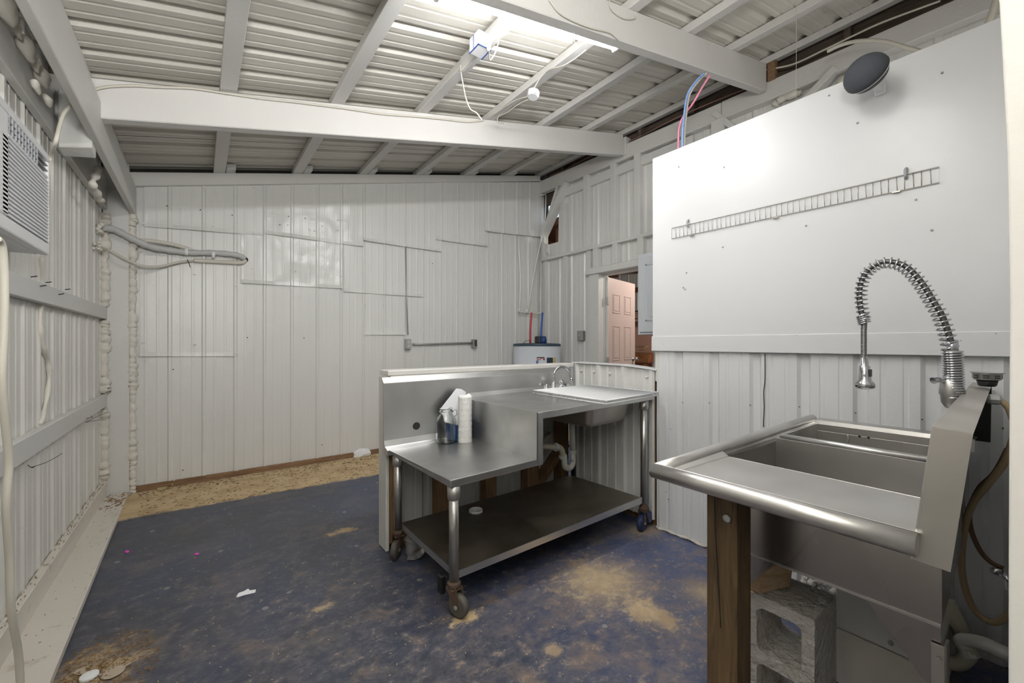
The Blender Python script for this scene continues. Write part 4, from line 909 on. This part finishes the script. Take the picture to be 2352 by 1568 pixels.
# ================================================================== ON THE WHITE BOARD
wd = thing('wire_divider', 'long narrow wire shelf divider mounted on the white board', 'wire rack', (2.35, .88, 1.85))
xw = 2.352
c4 = [PX(1543, 524, xw), PX(1543, 548, xw), PX(2157, 419, xw), PX(2157, 383, xw)]
MB().tube([c4[0], c4[1], c4[2], c4[3]], .0022, 6, closed=True, smooth=False).build('outer_wire', 'wire', wd)
mb = MB()
for k in range(1, 46):
    s = k / 46; mb.tube([c4[0].lerp(c4[3], s) - Vector((.002, 0, 0)), c4[1].lerp(c4[2], s) - Vector((-.001, .003 * (k % 2), 0))], .0015, 5)
mb.build('cross_wires', 'wire', wd, kind='stuff')
for u, v in ((1581, 513), (2081, 398)):
    p = PX(u, v, xw); MB().tube(spline([p + Vector((.004, 0, .022)), p + Vector((-.012, 0, .012)), p + Vector((-.010, 0, -.014)), p + Vector((.002, 0, -.02))], 4), .0055, 8).build('clamp', 'plastic_grey', wd)
    MB().tube([p + Vector((.02, 0, .012)), p + Vector((-.006, 0, .01))], .004, 8).build('clamp_screw', 'galv', wd)
for u, v in ((1590, 541), (1782, 500), (2059, 441)):
    p = PX(u, v, xw); MB().bar(p - Vector((.002, .013, 0)), p + Vector((-.002, .013, 0)), .012, .005).build('tab', 'wire', wd)
sp = thing('oval_speaker', 'dark grey oval speaker bracketed to the top of the white board', 'speaker', (2.2, .48, 2.3))
c = PX(1990, 170, 2.2); ax = Vector((-.84, .26, .36)).normalized()
RS = .077; prof = [(RS * math.cos(a), RS * .92 * math.sin(a)) for a in [PI / 2 * k / 10 for k in range(11)]]
MB().lathe(c, prof, 36, ax).build('grille', 'speaker_grey', sp)
MB().lathe(c, [(RS * .98, .002), (RS, -.004), (RS * .97, -.010), (RS * .80, -.034), (RS * .45, -.050)], 36, ax).build('back_shell', 'pcb_dark', sp)
MB().tube([c - ax * .010 + (ax.orthogonal().normalized() * math.cos(a) + ax.cross(ax.orthogonal().normalized()) * math.sin(a)) * RS * .965 for a in [2 * PI * k / 40 for k in range(40)]], .0018, 5, closed=True).build('trim_ring', 'plastic_white', sp)
e = PX(2022, 206, XP - .03)
MB().hexa([e + Vector(v) for v in ((-.005, -.018, -.022), (.006, -.018, -.022), (.006, .018, -.022), (-.005, .018, -.022))], [e + Vector(v) for v in ((-.005, -.018, .03), (.006, -.018, .03), (.006, .018, .03), (-.005, .018, .03))]).build('wall_bracket', 'plastic_white', sp, .003)
MB().bar(e, c - ax * .045, .028, .026).build('bracket_arm', 'plastic_white', sp, .004)

# ================================================================== AIR CONDITIONER
ac = thing('air_conditioner', 'white window air conditioner with angled louvers on the left wall', 'air conditioner', (-.55, 2.2, 1.56))
ay0, ay1, az0, az1, af = 1.90, 2.479, 1.556, 1.965, -.490
MB().box((XL + .012, ay0 + .01, az0), (-.52, ay1 - .006, az1 - .01)).build('case', 'plastic_white', ac, .004)
mb = MB()
for a, b in (((ay0, az0), (ay1, 1.604)), ((ay0, 1.935), (ay1, az1)), ((ay0, 1.604), (ay0 + .13, 1.935)), ((ay1 - .014, 1.604), (ay1, 1.935)), ((ay0 + .13, 1.862), (ay1 - .014, 1.876))):
    mb.box((-.52, a[0], a[1]), (af, b[0], b[1]))
mb.build('front_bezel', 'plastic_white', ac, .008, seg=2)
MB().box((-.518, ay0 + .08, 1.60), (-.506, ay1 - .01, 1.94)).build('dark_recess', 'pcb_dark', ac)
for k in range(18):
    z = 1.610 + k * .0140; MB().hexa([(-.508, ay0 + .08, z), (-.490, ay0 + .08, z - .002), (-.490, ay0 + .08, z + .0055), (-.508, ay0 + .08, z + .010)], [(-.508, ay1 - .012, z), (-.490, ay1 - .012, z - .002), (-.490, ay1 - .012, z + .0055), (-.508, ay1 - .012, z + .010)]).build('louver', 'plastic_white', ac)
for k in range(10):
    y = ay0 + .14 + k * .032; MB().box((-.506, y, 1.876), (-.491, y + .005, 1.935)).build('grille_bar', 'plastic_grey', ac)
for z in (1.893, 1.914): MB().box((-.506, ay0 + .09, z), (-.492, ay1 - .014, z + .004)).build('grille_bar', 'plastic_grey', ac)

# ================================================================== LIGHT FIXTURE
lf = thing('fluorescent_light', 'twin-tube fluorescent shop light hanging lit below the rafters', 'light fixture', (1.4, 1.6, 2.8))
L1 = PR(1418, 98, -.13); L1 = Vector((2.04, 1.60, roofz(2.04, -.10))); L0 = L1 - UX * 1.26 + Vector((0, .0, 0))
def lpt(s, dyv, dzv): return L0.lerp(L1, s) + Vector((0, dyv, 0)) + NX * dzv
mb = MB(); pr_ = [(-.078, .004), (.078, .004), (.03, -.045), (-.03, -.045)]
mb.hexa([lpt(0, *p) for p in pr_], [lpt(1, *p) for p in pr_]); mb.build('housing', 'plastic_white', lf, .004)
for s in (.0, .985):
    mb = MB(); mb.hexa([lpt(s, *p) for p in ((-.078, 0), (.078, 0), (.07, .05), (-.07, .05))], [lpt(s + .015, *p) for p in ((-.078, 0), (.078, 0), (.07, .05), (-.07, .05))]); mb.build('end_socket', 'plastic_white', lf, .002)
for dyv in (-.042, .042): MB().tube([lpt(.02, dyv, .03), lpt(.98, dyv, .03)], .019, 16).build('lamp_tube', 'tube', lf)
pc = cable('pull_chain', lf, [lpt(.62, -.05, .0), lpt(.62, -.05, .06) + Vector((0, 0, -.12))], .0015, 'plastic_white', 2, 5)

# ================================================================== CEILING ELECTRICS
eb = thing('outlet_box', 'white ceiling outlet box with blue edge beside the fluorescent light', 'outlet box', (1.38, 2.07, 2.95))
c = PX(1108, 104, 1.29); U_, V_, W_ = Vector((1, 0, 0)), Vector((0, 1, 0)), Vector((0, 0, 1))
def ob(mb, a, b): return mb.box(c + Vector(a), c + Vector(b))
ob(MB(), (-.055, -.045, -.040), (.03, .055, .045)).build('face_plate', 'plastic_white', eb, .006, seg=2)
mb = MB()
for a, b in (((-.056, -.046, -.042), (-.052, .054, -.038)), ((-.056, -.046, -.042), (.03, -.042, -.038)), ((.026, -.046, -.042), (.031, .054, -.038))): ob(mb, a, b)
mb.build('blue_lower_edge', 'pex_blue', eb)
ob(MB(), (-.0565, .004, -.038), (-.0545, .008, .04)).build('blue_seam', 'pex_blue', eb)
MB().tube(spline([c + Vector(p) for p in ((-.01, -.045, -.02), (-.008, -.065, -.035), (-.006, -.075, -.07))], 4), .010, 10).build('plug', 'plastic_white', eb)
e_cord = cable('pendant_cord', None, [c + Vector((-.006, -.075, -.07)), PX(1125, 138, 1.4), PX(1138, 120, 1.42), PX(1146, 90, 1.45), PX(1150, 58, 1.5)], .004, 'plastic_white'); tag(e_cord, 'white cord looping from the outlet box up to the light', 'cord')
jb = thing('junction_box', 'small white octagonal junction box on a ceiling purlin', 'junction box', (2.0, 2.5, 3.1))
c = PX(1226, 220, 1.97); MB().lathe(c + Vector((0, 0, .03)), [(.046, 0), (.046, -.035), (.040, -.045)], 8, (.2, 0, 1), smooth=False).build('box_body', 'plastic_white', jb, .002)
MB().box(c + Vector((-.03, -.035, -.01)), c + Vector((-.005, -.047, .02))).build('cover_tab', 'plastic_white', jb, .001)
def wire_on(name, label, pts, r=.0038, cat='cable'): return tag(cable(name, None, pts, r), label, cat)
wire_on('electrical_cable', 'painted cable stapled along the top of the long rafter', [PY(u, v, 2.975) for u, v in ((212, 207), (250, 199), (310, 197), (360, 200), (440, 203), (510, 213), (600, 226), (690, 236), (800, 250), (880, 262), (960, 268), (1030, 275), (1075, 280), (1110, 276))], .0065)
wire_on('electrical_cable', 'painted cable running up the purlin to the junction box', [PX(u, v, 1.97) for u, v in ((1110, 276), (1135, 262), (1160, 245), (1185, 230), (1212, 222))], .005)
wire_on('electrical_cable', 'looped cable leaving the junction box down to the rafter', [PX(u, v, 1.96) for u, v in ((1214, 228), (1190, 240), (1165, 258), (1145, 268), (1144, 280), (1160, 284))], .004)
wire_on('electrical_cable', 'cable climbing from the junction box past the lit fixture', [PX(u, v, 1.96) for u, v in ((1222, 212), (1240, 180), (1260, 160), (1290, 152), (1320, 135), (1345, 115))], .004)
wire_on('electrical_cable', 'slack cable from the outlet box down to the long rafter', [PX(u, v, 1.33) for u, v in ((1090, 95), (1078, 125), (1060, 145), (1058, 160), (1063, 190), (1070, 225), (1080, 250), (1095, 260), (1107, 276))], .004)
wire_on('electrical_cable', 'thin cable strung below the far roof sheets to the plate', [PX(1168, 338, 2.4), PX(1200, 355, 2.7), PX(1230, 368, 3.0), PX(1255, 372, 3.4), PX(1280, 384, 3.7)], .003)
wire_on('electrical_cable', 'looped wire stapled on the near rafter above the light', [PY(u, v, 1.49) for u, v in ((1400, -6), (1401, 14), (1412, 30), (1432, 42), (1450, 44), (1460, 40), (1458, 28))], .003)
wire_on('electrical_cable', 'wire running down the near rafter behind the lit fixture', [PY(u, v, 1.49) for u, v in ((1262, 0), (1285, 30), (1320, 50), (1360, 65), (1400, 75), (1419, 90))], .0035)
wire_on('hanging_string', 'single fine string hanging from the roof in front of the white board', [PX(1829, -10, 3.0), PX(1829, 140, 3.0), PX(1828, 235, 3.0)], .0012, 'string')
wire_on('conduit', 'curved painted conduit arching over the top of the white board', [PX(u, v, 3.5) for u, v in ((1900, 118), (1930, 104), (1965, 95), (2000, 93), (2035, 96), (2075, 107), (2125, 122))], .012, 'conduit')
wire_on('conduit', 'slanting painted pipe at the upper right corner above the board', [PX(u, v, 3.3) for u, v in ((2290, -8), (2283, 20), (2268, 60))], .016, 'conduit')
for i, (m_, du, lb) in enumerate((('pex_sky', 0, 'pale blue tubing dropping behind the corner of the white board'), ('cable_white', 5, 'white tubing dropping behind the corner of the white board'), ('pex_pink', -7, 'pink tubing dropping behind the corner of the white board'))):
    pts = [(1618, 168), (1600, 185), (1580, 215), (1573, 250), (1568, 300), (1567, 345), (1567, 380)] if i < 2 else [(1638, 172), (1620, 200), (1600, 235), (1575, 270), (1566, 300), (1565, 345), (1565, 380)]
    o = cable('water_tubing', None, [PX(u + du, v, 2.75 + .03 * i) for u, v in pts], .007, m_, 6, 8); tag(o, lb, 'tubing')

# ================================================================== BACK WALL FITTINGS
ob1 = thing('wall_outlet', 'grey surface outlet box with duplex receptacle on the back wall', 'outlet', (1.905, 4.45, 1.15))
c = PY(938, 790, 4.44)
MB().box((c.x - .032, 4.43, c.z - .058), (c.x + .032, 4.487, c.z + .058)).build('box_body', 'galv', ob1, .004)
for z in (-.022, .022): MB().lathe((c.x, 4.428, c.z + z), [(.014, 0), (.014, .004)], 14, (0, -1, 0)).build('receptacle', 'pvc_old', ob1)
MB().tube([PY(932, 566, 4.47), PY(934, 680, 4.47), PY(937, 768, 4.455)], .007, 8).build('drop_conduit', 'galv', ob1)
MB().tube([PY(948, 790, 4.46), PY(975, 790, 4.462), PY(1090, 787, 4.462)], .011, 10).build('cross_conduit', 'galv', ob1)
ob2 = thing('switch_box', 'open grey metal switch box ending the conduit near the water heater', 'switch box', (2.80, 4.45, 1.15))
c = PY(1091, 789, 4.44)
MB().box((c.x - .028, 4.43, c.z - .055), (c.x + .028, 4.487, c.z + .055)).build('box_body', 'galv', ob2, .003)
MB().box((c.x - .012, 4.422, c.z - .03), (c.x + .02, 4.43, c.z + .045)).build('switch_plate', 'pcb_dark', ob2, .002)
sw = thing('light_switch', 'small metal switch plate on the wall left of the doorway', 'switch', (3.84, 3.7, 1.24))
MB().box((3.875, 3.66, 1.235), (3.935, 3.75, 1.36)).build('plate', 'galv', sw, .003)
MB().box((3.862, 3.695, 1.285), (3.876, 3.712, 1.31)).build('toggle', 'pvc_old', sw, .002)
# refrigerant line bundle
rl = thing('refrigerant_lines', 'wrapped pipe bundle snaking from the left wall along the back wall', 'pipe', (-.1, 4.42, 1.95))
MB().tube(spline([PX(228, 522, -.60), PY(262, 527, 4.36), PY(300, 546, 4.37), PY(345, 566, 4.40), PY(400, 576, 4.43), PY(440, 580, 4.44), PY(500, 581, 4.44), PY(545, 586, 4.44), PY(562, 594, 4.455)], 6), lambda i: .027 - .00008 * i + .0025 * math.sin(i * 1.7), 12).build('insulated_line', 'tape_grey', rl)
MB().tube(spline([PY(300, 552, 4.40), PY(345, 553, 4.40), PY(400, 562, 4.43), PY(440, 574, 4.45)], 5), .016, 10).build('upper_line', 'cable_white', rl)
MB().tube(spline([PY(563, 596, 4.46), PY(556, 603, 4.46), PY(520, 602, 4.46), PY(480, 600, 4.46), PY(445, 598, 4.46)], 5), .017, 10).build('return_line', 'cable_white', rl)
MB().tube(spline([PX(222, 566, -.59), PY(250, 574, 4.33), PY(290, 596, 4.33), PY(330, 611, 4.36), PY(370, 611, 4.40), PY(410, 602, 4.43), PY(445, 598, 4.46)], 6), .0095, 10).build('control_cable', 'cable_white', rl)
MB().lathe(PY(563, 596, 4.468), [(.022, .01), (.022, 0)], 12, (.5, -1, 0)).build('pipe_end', 'dark_slot', rl)
for u, v in ((490, 585), (428, 578)): MB().lathe(PY(u, v, 4.44), [(.033, -.012), (.033, .012)], 10, (1, 0, 0)).build('strap', 'plastic_white', rl)
MB().tube(spline([PY(430, 596, 4.43), PY(434, 604, 4.42), PY(437, 613, 4.42)], 3), .003, 5).build('loose_tie', 'pcb_dark', rl)

# ---- water heater
hx_, hy_, hr = 3.42, 4.10, .315
wh = thing('water_heater', 'white cylindrical water heater with grey-blue lid in the back corner', 'water heater', (hx_, hy_, 0))
hx_ = PY(1233, 800, hy_).x; hr = (PY(1277, 800, hy_).x - PY(1189, 800, hy_).x) / 2 * .93
MB().lathe((hx_, hy_, .02), [(hr, 0), (hr, 1.145)], 48).build('tank', 'heater_white', wh)
MB().lathe((hx_, hy_, 1.165), [(hr + .004, 0), (hr + .004, .024), (hr - .01, .03), (hr * .6, .036), (.01, .038)], 48).build('lid', 'heater_lid', wh)
def on_tank(u0, v0, u1, v1, mat, name, off=.002):
    mb = MB(); vs = []; n = 8
    for v in (v1, v0):
        for k in range(n + 1):
            u = u0 + (u1 - u0) * k / n; d = ray(u, v); a2 = d[0] ** 2 + d[1] ** 2; b2 = d[0] * hx_ + d[1] * hy_; rr = hr + off
            t_ = (b2 - math.sqrt(max(0, b2 * b2 - a2 * (hx_ ** 2 + hy_ ** 2 - rr * rr)))) / a2; vs.append((t_ * d[0], t_ * d[1], EYE + t_ * d[2]))
    return mb.add(vs, [(k, k + 1, n + 2 + k, n + 1 + k) for k in range(n)]).build(name, mat, wh)
on_tank(1256, 821, 1270, 860, 'label_navy', 'control_cover'); on_tank(1271, 821, 1276, 860, 'label_yellow', 'yellow_label')
def curve_on_tank(pts, r, mat, name):
    P = []
    for u, v in pts:
        d = ray(u, v); a2 = d[0] ** 2 + d[1] ** 2; b2 = d[0] * hx_ + d[1] * hy_; rr = hr + .002
        t_ = (b2 - math.sqrt(max(0, b2 * b2 - a2 * (hx_ ** 2 + hy_ ** 2 - rr * rr)))) / a2; P.append((t_ * d[0], t_ * d[1], EYE + t_ * d[2]))
    return MB().tube(spline(P, 3), r, 5).build(name, mat, wh)
curve_on_tank(((1233, 821), (1237, 820.5), (1244, 821), (1250, 820.5)), .006, 'label_navy', 'logo_stripe')
curve_on_tank(((1233, 823), (1237, 825.5), (1241, 824), (1245, 822)), .005, 'label_red', 'logo_stripe')
curve_on_tank(((1247, 822), (1250, 823), (1250, 826), (1247.5, 824)), .007, 'label_red', 'logo_stripe')
for seg_ in (((1232.5, 835), (1232.5, 829), (1234, 828)), ((1234, 828), (1236, 829), (1236, 831), (1234, 832)), ((1234, 832), (1236, 835))): curve_on_tank(seg_, .0045, 'label_blue', 'logo_letter')
MB().box((hx_ - .06, hy_ - .12, 1.20), (hx_ + .06, hy_ - .02, 1.29)).build('valve_cluster', 'pcb_dark', wh, .01)
MB().lathe((hx_ - .0, hy_ - .13, 1.20), [(.04, 0), (.045, .04), (.035, .085)], 10).build('blue_cover', 'label_blue', wh)
for dx, m_, lb in ((-.10, 'pex_red', 'red supply tube'), (.10, 'pex_blue', 'blue supply tube')):
    top = PY(1221 if dx < 0 else 1246, 718, hy_ - .02); bot = Vector((hx_ + dx * 1.0, hy_ - .05, 1.20))
    bot = PY(1218 if dx < 0 else 1243, 786, hy_ - .05)
    MB().tube(spline([bot, bot.lerp(top, .5) + Vector((-.008, 0, 0)), top], 5), .013, 10).build('supply_tube', m_, wh, label=lb)
    MB().lathe(bot - Vector((0, 0, .02)), [(.018, -.03), (.018, .02)], 10).build('tube_fitting', 'copper', wh)
MB().tube(spline([PY(1201, 789, 4.0), PY(1208, 783, 4.0), PY(1218, 781, 4.0)], 4), .003, 6).build('thin_wire', 'pcb_dark', wh)
pz_ = 4.40
cpipe = thing('cpvc_pipes', 'thin cream water pipes dropping to the water heater in the corner', 'pipes', (3.6, pz_, 1.6))
for pts in (((1190, 543), (1195, 640), (1193, 715)), ((1193, 716), (1222, 718), (1246, 720)), ((1248, 530), (1230, 610), (1212, 715))):
    MB().tube(spline([PY(u, v, pz_) for u, v in pts], 4), .0105, 8).build('pipe_run', 'pvc_white', cpipe)
for u, v in ((1193, 712), (1211, 714)): MB().lathe(PY(u, v, pz_), [(.017, -.02), (.017, .02)], 10).build('elbow', 'pvc_white', cpipe)
MB().tube([PY(1254, 448, 4.42), PY(1252, 500, 4.42), PY(1247, 540, 4.42)], .0105, 8).build('pipe_run', 'pvc_white', cpipe)
MB().tube([PY(1242, 448, 4.42), PY(1254, 447, 4.42)], .0105, 8).build('pipe_run', 'pvc_white', cpipe)
cable('drop_wire', cpipe, [PX(u, v, 3.86) for u, v in ((1241, 560), (1240, 640), (1239, 700), (1238, 770))], .008, 'galv')
cable('drop_wire', cpipe, [PX(u, v, 3.86) for u, v in ((1249, 530), (1256, 545), (1254, 575), (1262, 585))], .006, 'cable_white')

# ================================================================== SMALL THINGS ON THE FLOOR
def chip(name, uv, mat, label, cat, h=.002, z=.001, r=None):
    P = [PZ(u, v, z) for u, v in uv]; return tag(MB().prism(P, (0, 0, h)).build(name, mat), label, cat)
chip('torn_paper', ((543, 1370), (548, 1362), (560, 1358), (570, 1352), (574, 1356), (588, 1354), (586, 1361), (560, 1367), (545, 1372)), 'paper', 'torn white scrap of paper on the blue floor', 'paper scrap')
chip('pink_petal', ((286, 1268), (290, 1264), (296, 1264), (297, 1268), (291, 1270)), 'pink_bit', 'bright pink fleck on the floor close to the sill plank', 'fleck')
chip('pink_petal', ((446, 1273), (451, 1270), (457, 1270), (457, 1273), (450, 1275)), 'pink_bit', 'bright pink fleck farther out on the blue floor', 'fleck')
c = PZ(205, 1557, 0)
ld2 = MB().lathe(c, [(.026, 0), (.026, .012), (.024, .013), (.001, .0135)], 24).build('bottle_cap', 'plastic_white'); tag(ld2, 'white round bottle cap on the litter in the left foreground', 'cap')
c = PZ(260, 1544, .004)
mb = MB().lathe(c, [(.033, 0), (.034, .003), (.030, .004), (.001, .0035)], 28); mb.bar(c + Vector((.03, .012, .002)), c + Vector((.048, .02, .002)), .008, .002)
tag(mb.build('cup_lid', 'translucent_lid'), 'translucent round lid with a tab beside the white cap', 'lid')
mb = MB(); P = [PZ(u, v, .006) for u, v in ((168, 1547), (178, 1538), (196, 1532), (197, 1540), (208, 1545), (230, 1548), (232, 1552), (200, 1548), (180, 1550))]
tag(mb.prism(P, (0, 0, .002)).build('plastic_fragment', 'translucent_lid'), 'broken dull plastic fragment behind the white cap', 'fragment')
mb = MB(); rnd = random.Random(77)
for k in range(900):
    q = rnd.random() ** .7; a = rnd.uniform(0, 2 * PI); x = -.29 + q * .17 * math.cos(a); y = 2.12 + q * .24 * math.sin(a)
    if x < -.405: x = -.40 + rnd.random() * .05
    d = rnd.uniform(0, PI); l = rnd.uniform(.004, .014); z = rnd.uniform(.001, .006 + .006 * (1 - q))
    mb.bar((x, y, z), (x + l * math.cos(d), y + l * math.sin(d), z + rnd.uniform(-.001, .003)), .0016, .0012)
o = mb.build('straw_litter', 'straw'); o['kind'] = 'stuff'; tag(o, 'drift of dry straw and mulch against the sill plank', 'litter')
mb = MB(); rnd = random.Random(78)
for k in range(700):
    x = rnd.uniform(-.40, 1.5); y = rnd.uniform(3.78, 4.46) if rnd.random() < .7 else rnd.uniform(4.3, 4.46); d = rnd.uniform(-.5, .5); l = rnd.uniform(.004, .022)
    mb.bar((x, y, .001), (x + l * math.cos(d), y + l * math.sin(d), .003), .003, .002)
o = mb.build('dirt_litter', 'concrete_dirty'); o['kind'] = 'stuff'; tag(o, 'scattered bits of dirt on the sandy strip by the back wall', 'litter')
mb = MB(); rnd = random.Random(79)
for k in range(500):
    x = rnd.uniform(-.3, 2.3); y = rnd.uniform(.9, 3.6); d = rnd.uniform(0, PI); l = rnd.uniform(.003, .010)
    mb.bar((x, y, .0005), (x + l * math.cos(d), y + l * math.sin(d), .001), .002, .001)
o = mb.build('floor_specks', 'leaf'); o['kind'] = 'stuff'; tag(o, 'pale specks and flakes scattered over the blue floor', 'specks')
lf2 = MB()
P = [PZ(u, v, .004) for u, v in ((360, 1124), (366, 1115), (376, 1112), (386, 1117), (380, 1122), (372, 1127), (362, 1127))]; lf2.prism(P, (0, 0, .006))
tag(lf2.build('dry_leaf', 'leaf'), 'curled dry tan leaf by the foot of the back wall', 'leaf')
lf3 = MB(); P = [PZ(u, v, .004) for u, v in ((378, 1112), (390, 1115), (398, 1119), (396, 1113), (400, 1110), (394, 1112), (384, 1111))]; lf3.prism(P, (0, 0, .02))
tag(lf3.build('dry_leaf', 'leaf'), 'twisted leaf tip leaning on the baseboard beside the curled leaf', 'leaf')
for uv, lb in ((((352, 1131), (358, 1128), (366, 1129), (364, 1132), (355, 1133)), 'upper small oval wood chip near the corner post'), (((354, 1136), (360, 1133), (367, 1134), (364, 1137), (357, 1137)), 'lower small oval wood chip near the corner post'), (((416, 1123), (422, 1120), (432, 1121), (428, 1125), (419, 1126)), 'rounded pale pebble on the sand right of the dry leaves')):
    chip('wood_chip', uv, 'leaf', lb, 'chip', .004)
cl = MB(); P0 = PZ(830, 1045, 0); rnd = random.Random(6); rings = []
for i in range(5):
    r = (.07, .085, .07, .045, .01)[i]; z = (.001, .02, .045, .065, .075)[i]
    rings.append([Vector((P0.x + (r + rnd.uniform(-.02, .02)) * 1.2 * math.cos(a), P0.y - .03 + (r * .6 + rnd.uniform(-.01, .01)) * math.sin(a), z + rnd.uniform(0, .008) * (i > 0))) for a in [2 * PI * k / 12 for k in range(12)]])
cl.add([p for r in rings for p in r], [(i * 12 + k, i * 12 + (k + 1) % 12, (i + 1) * 12 + (k + 1) % 12, (i + 1) * 12 + k) for i in range(4) for k in range(12)])
tag(cl.build('crumpled_cloth', 'paper'), 'small crumpled white cloth against the back wall baseboard', 'cloth')
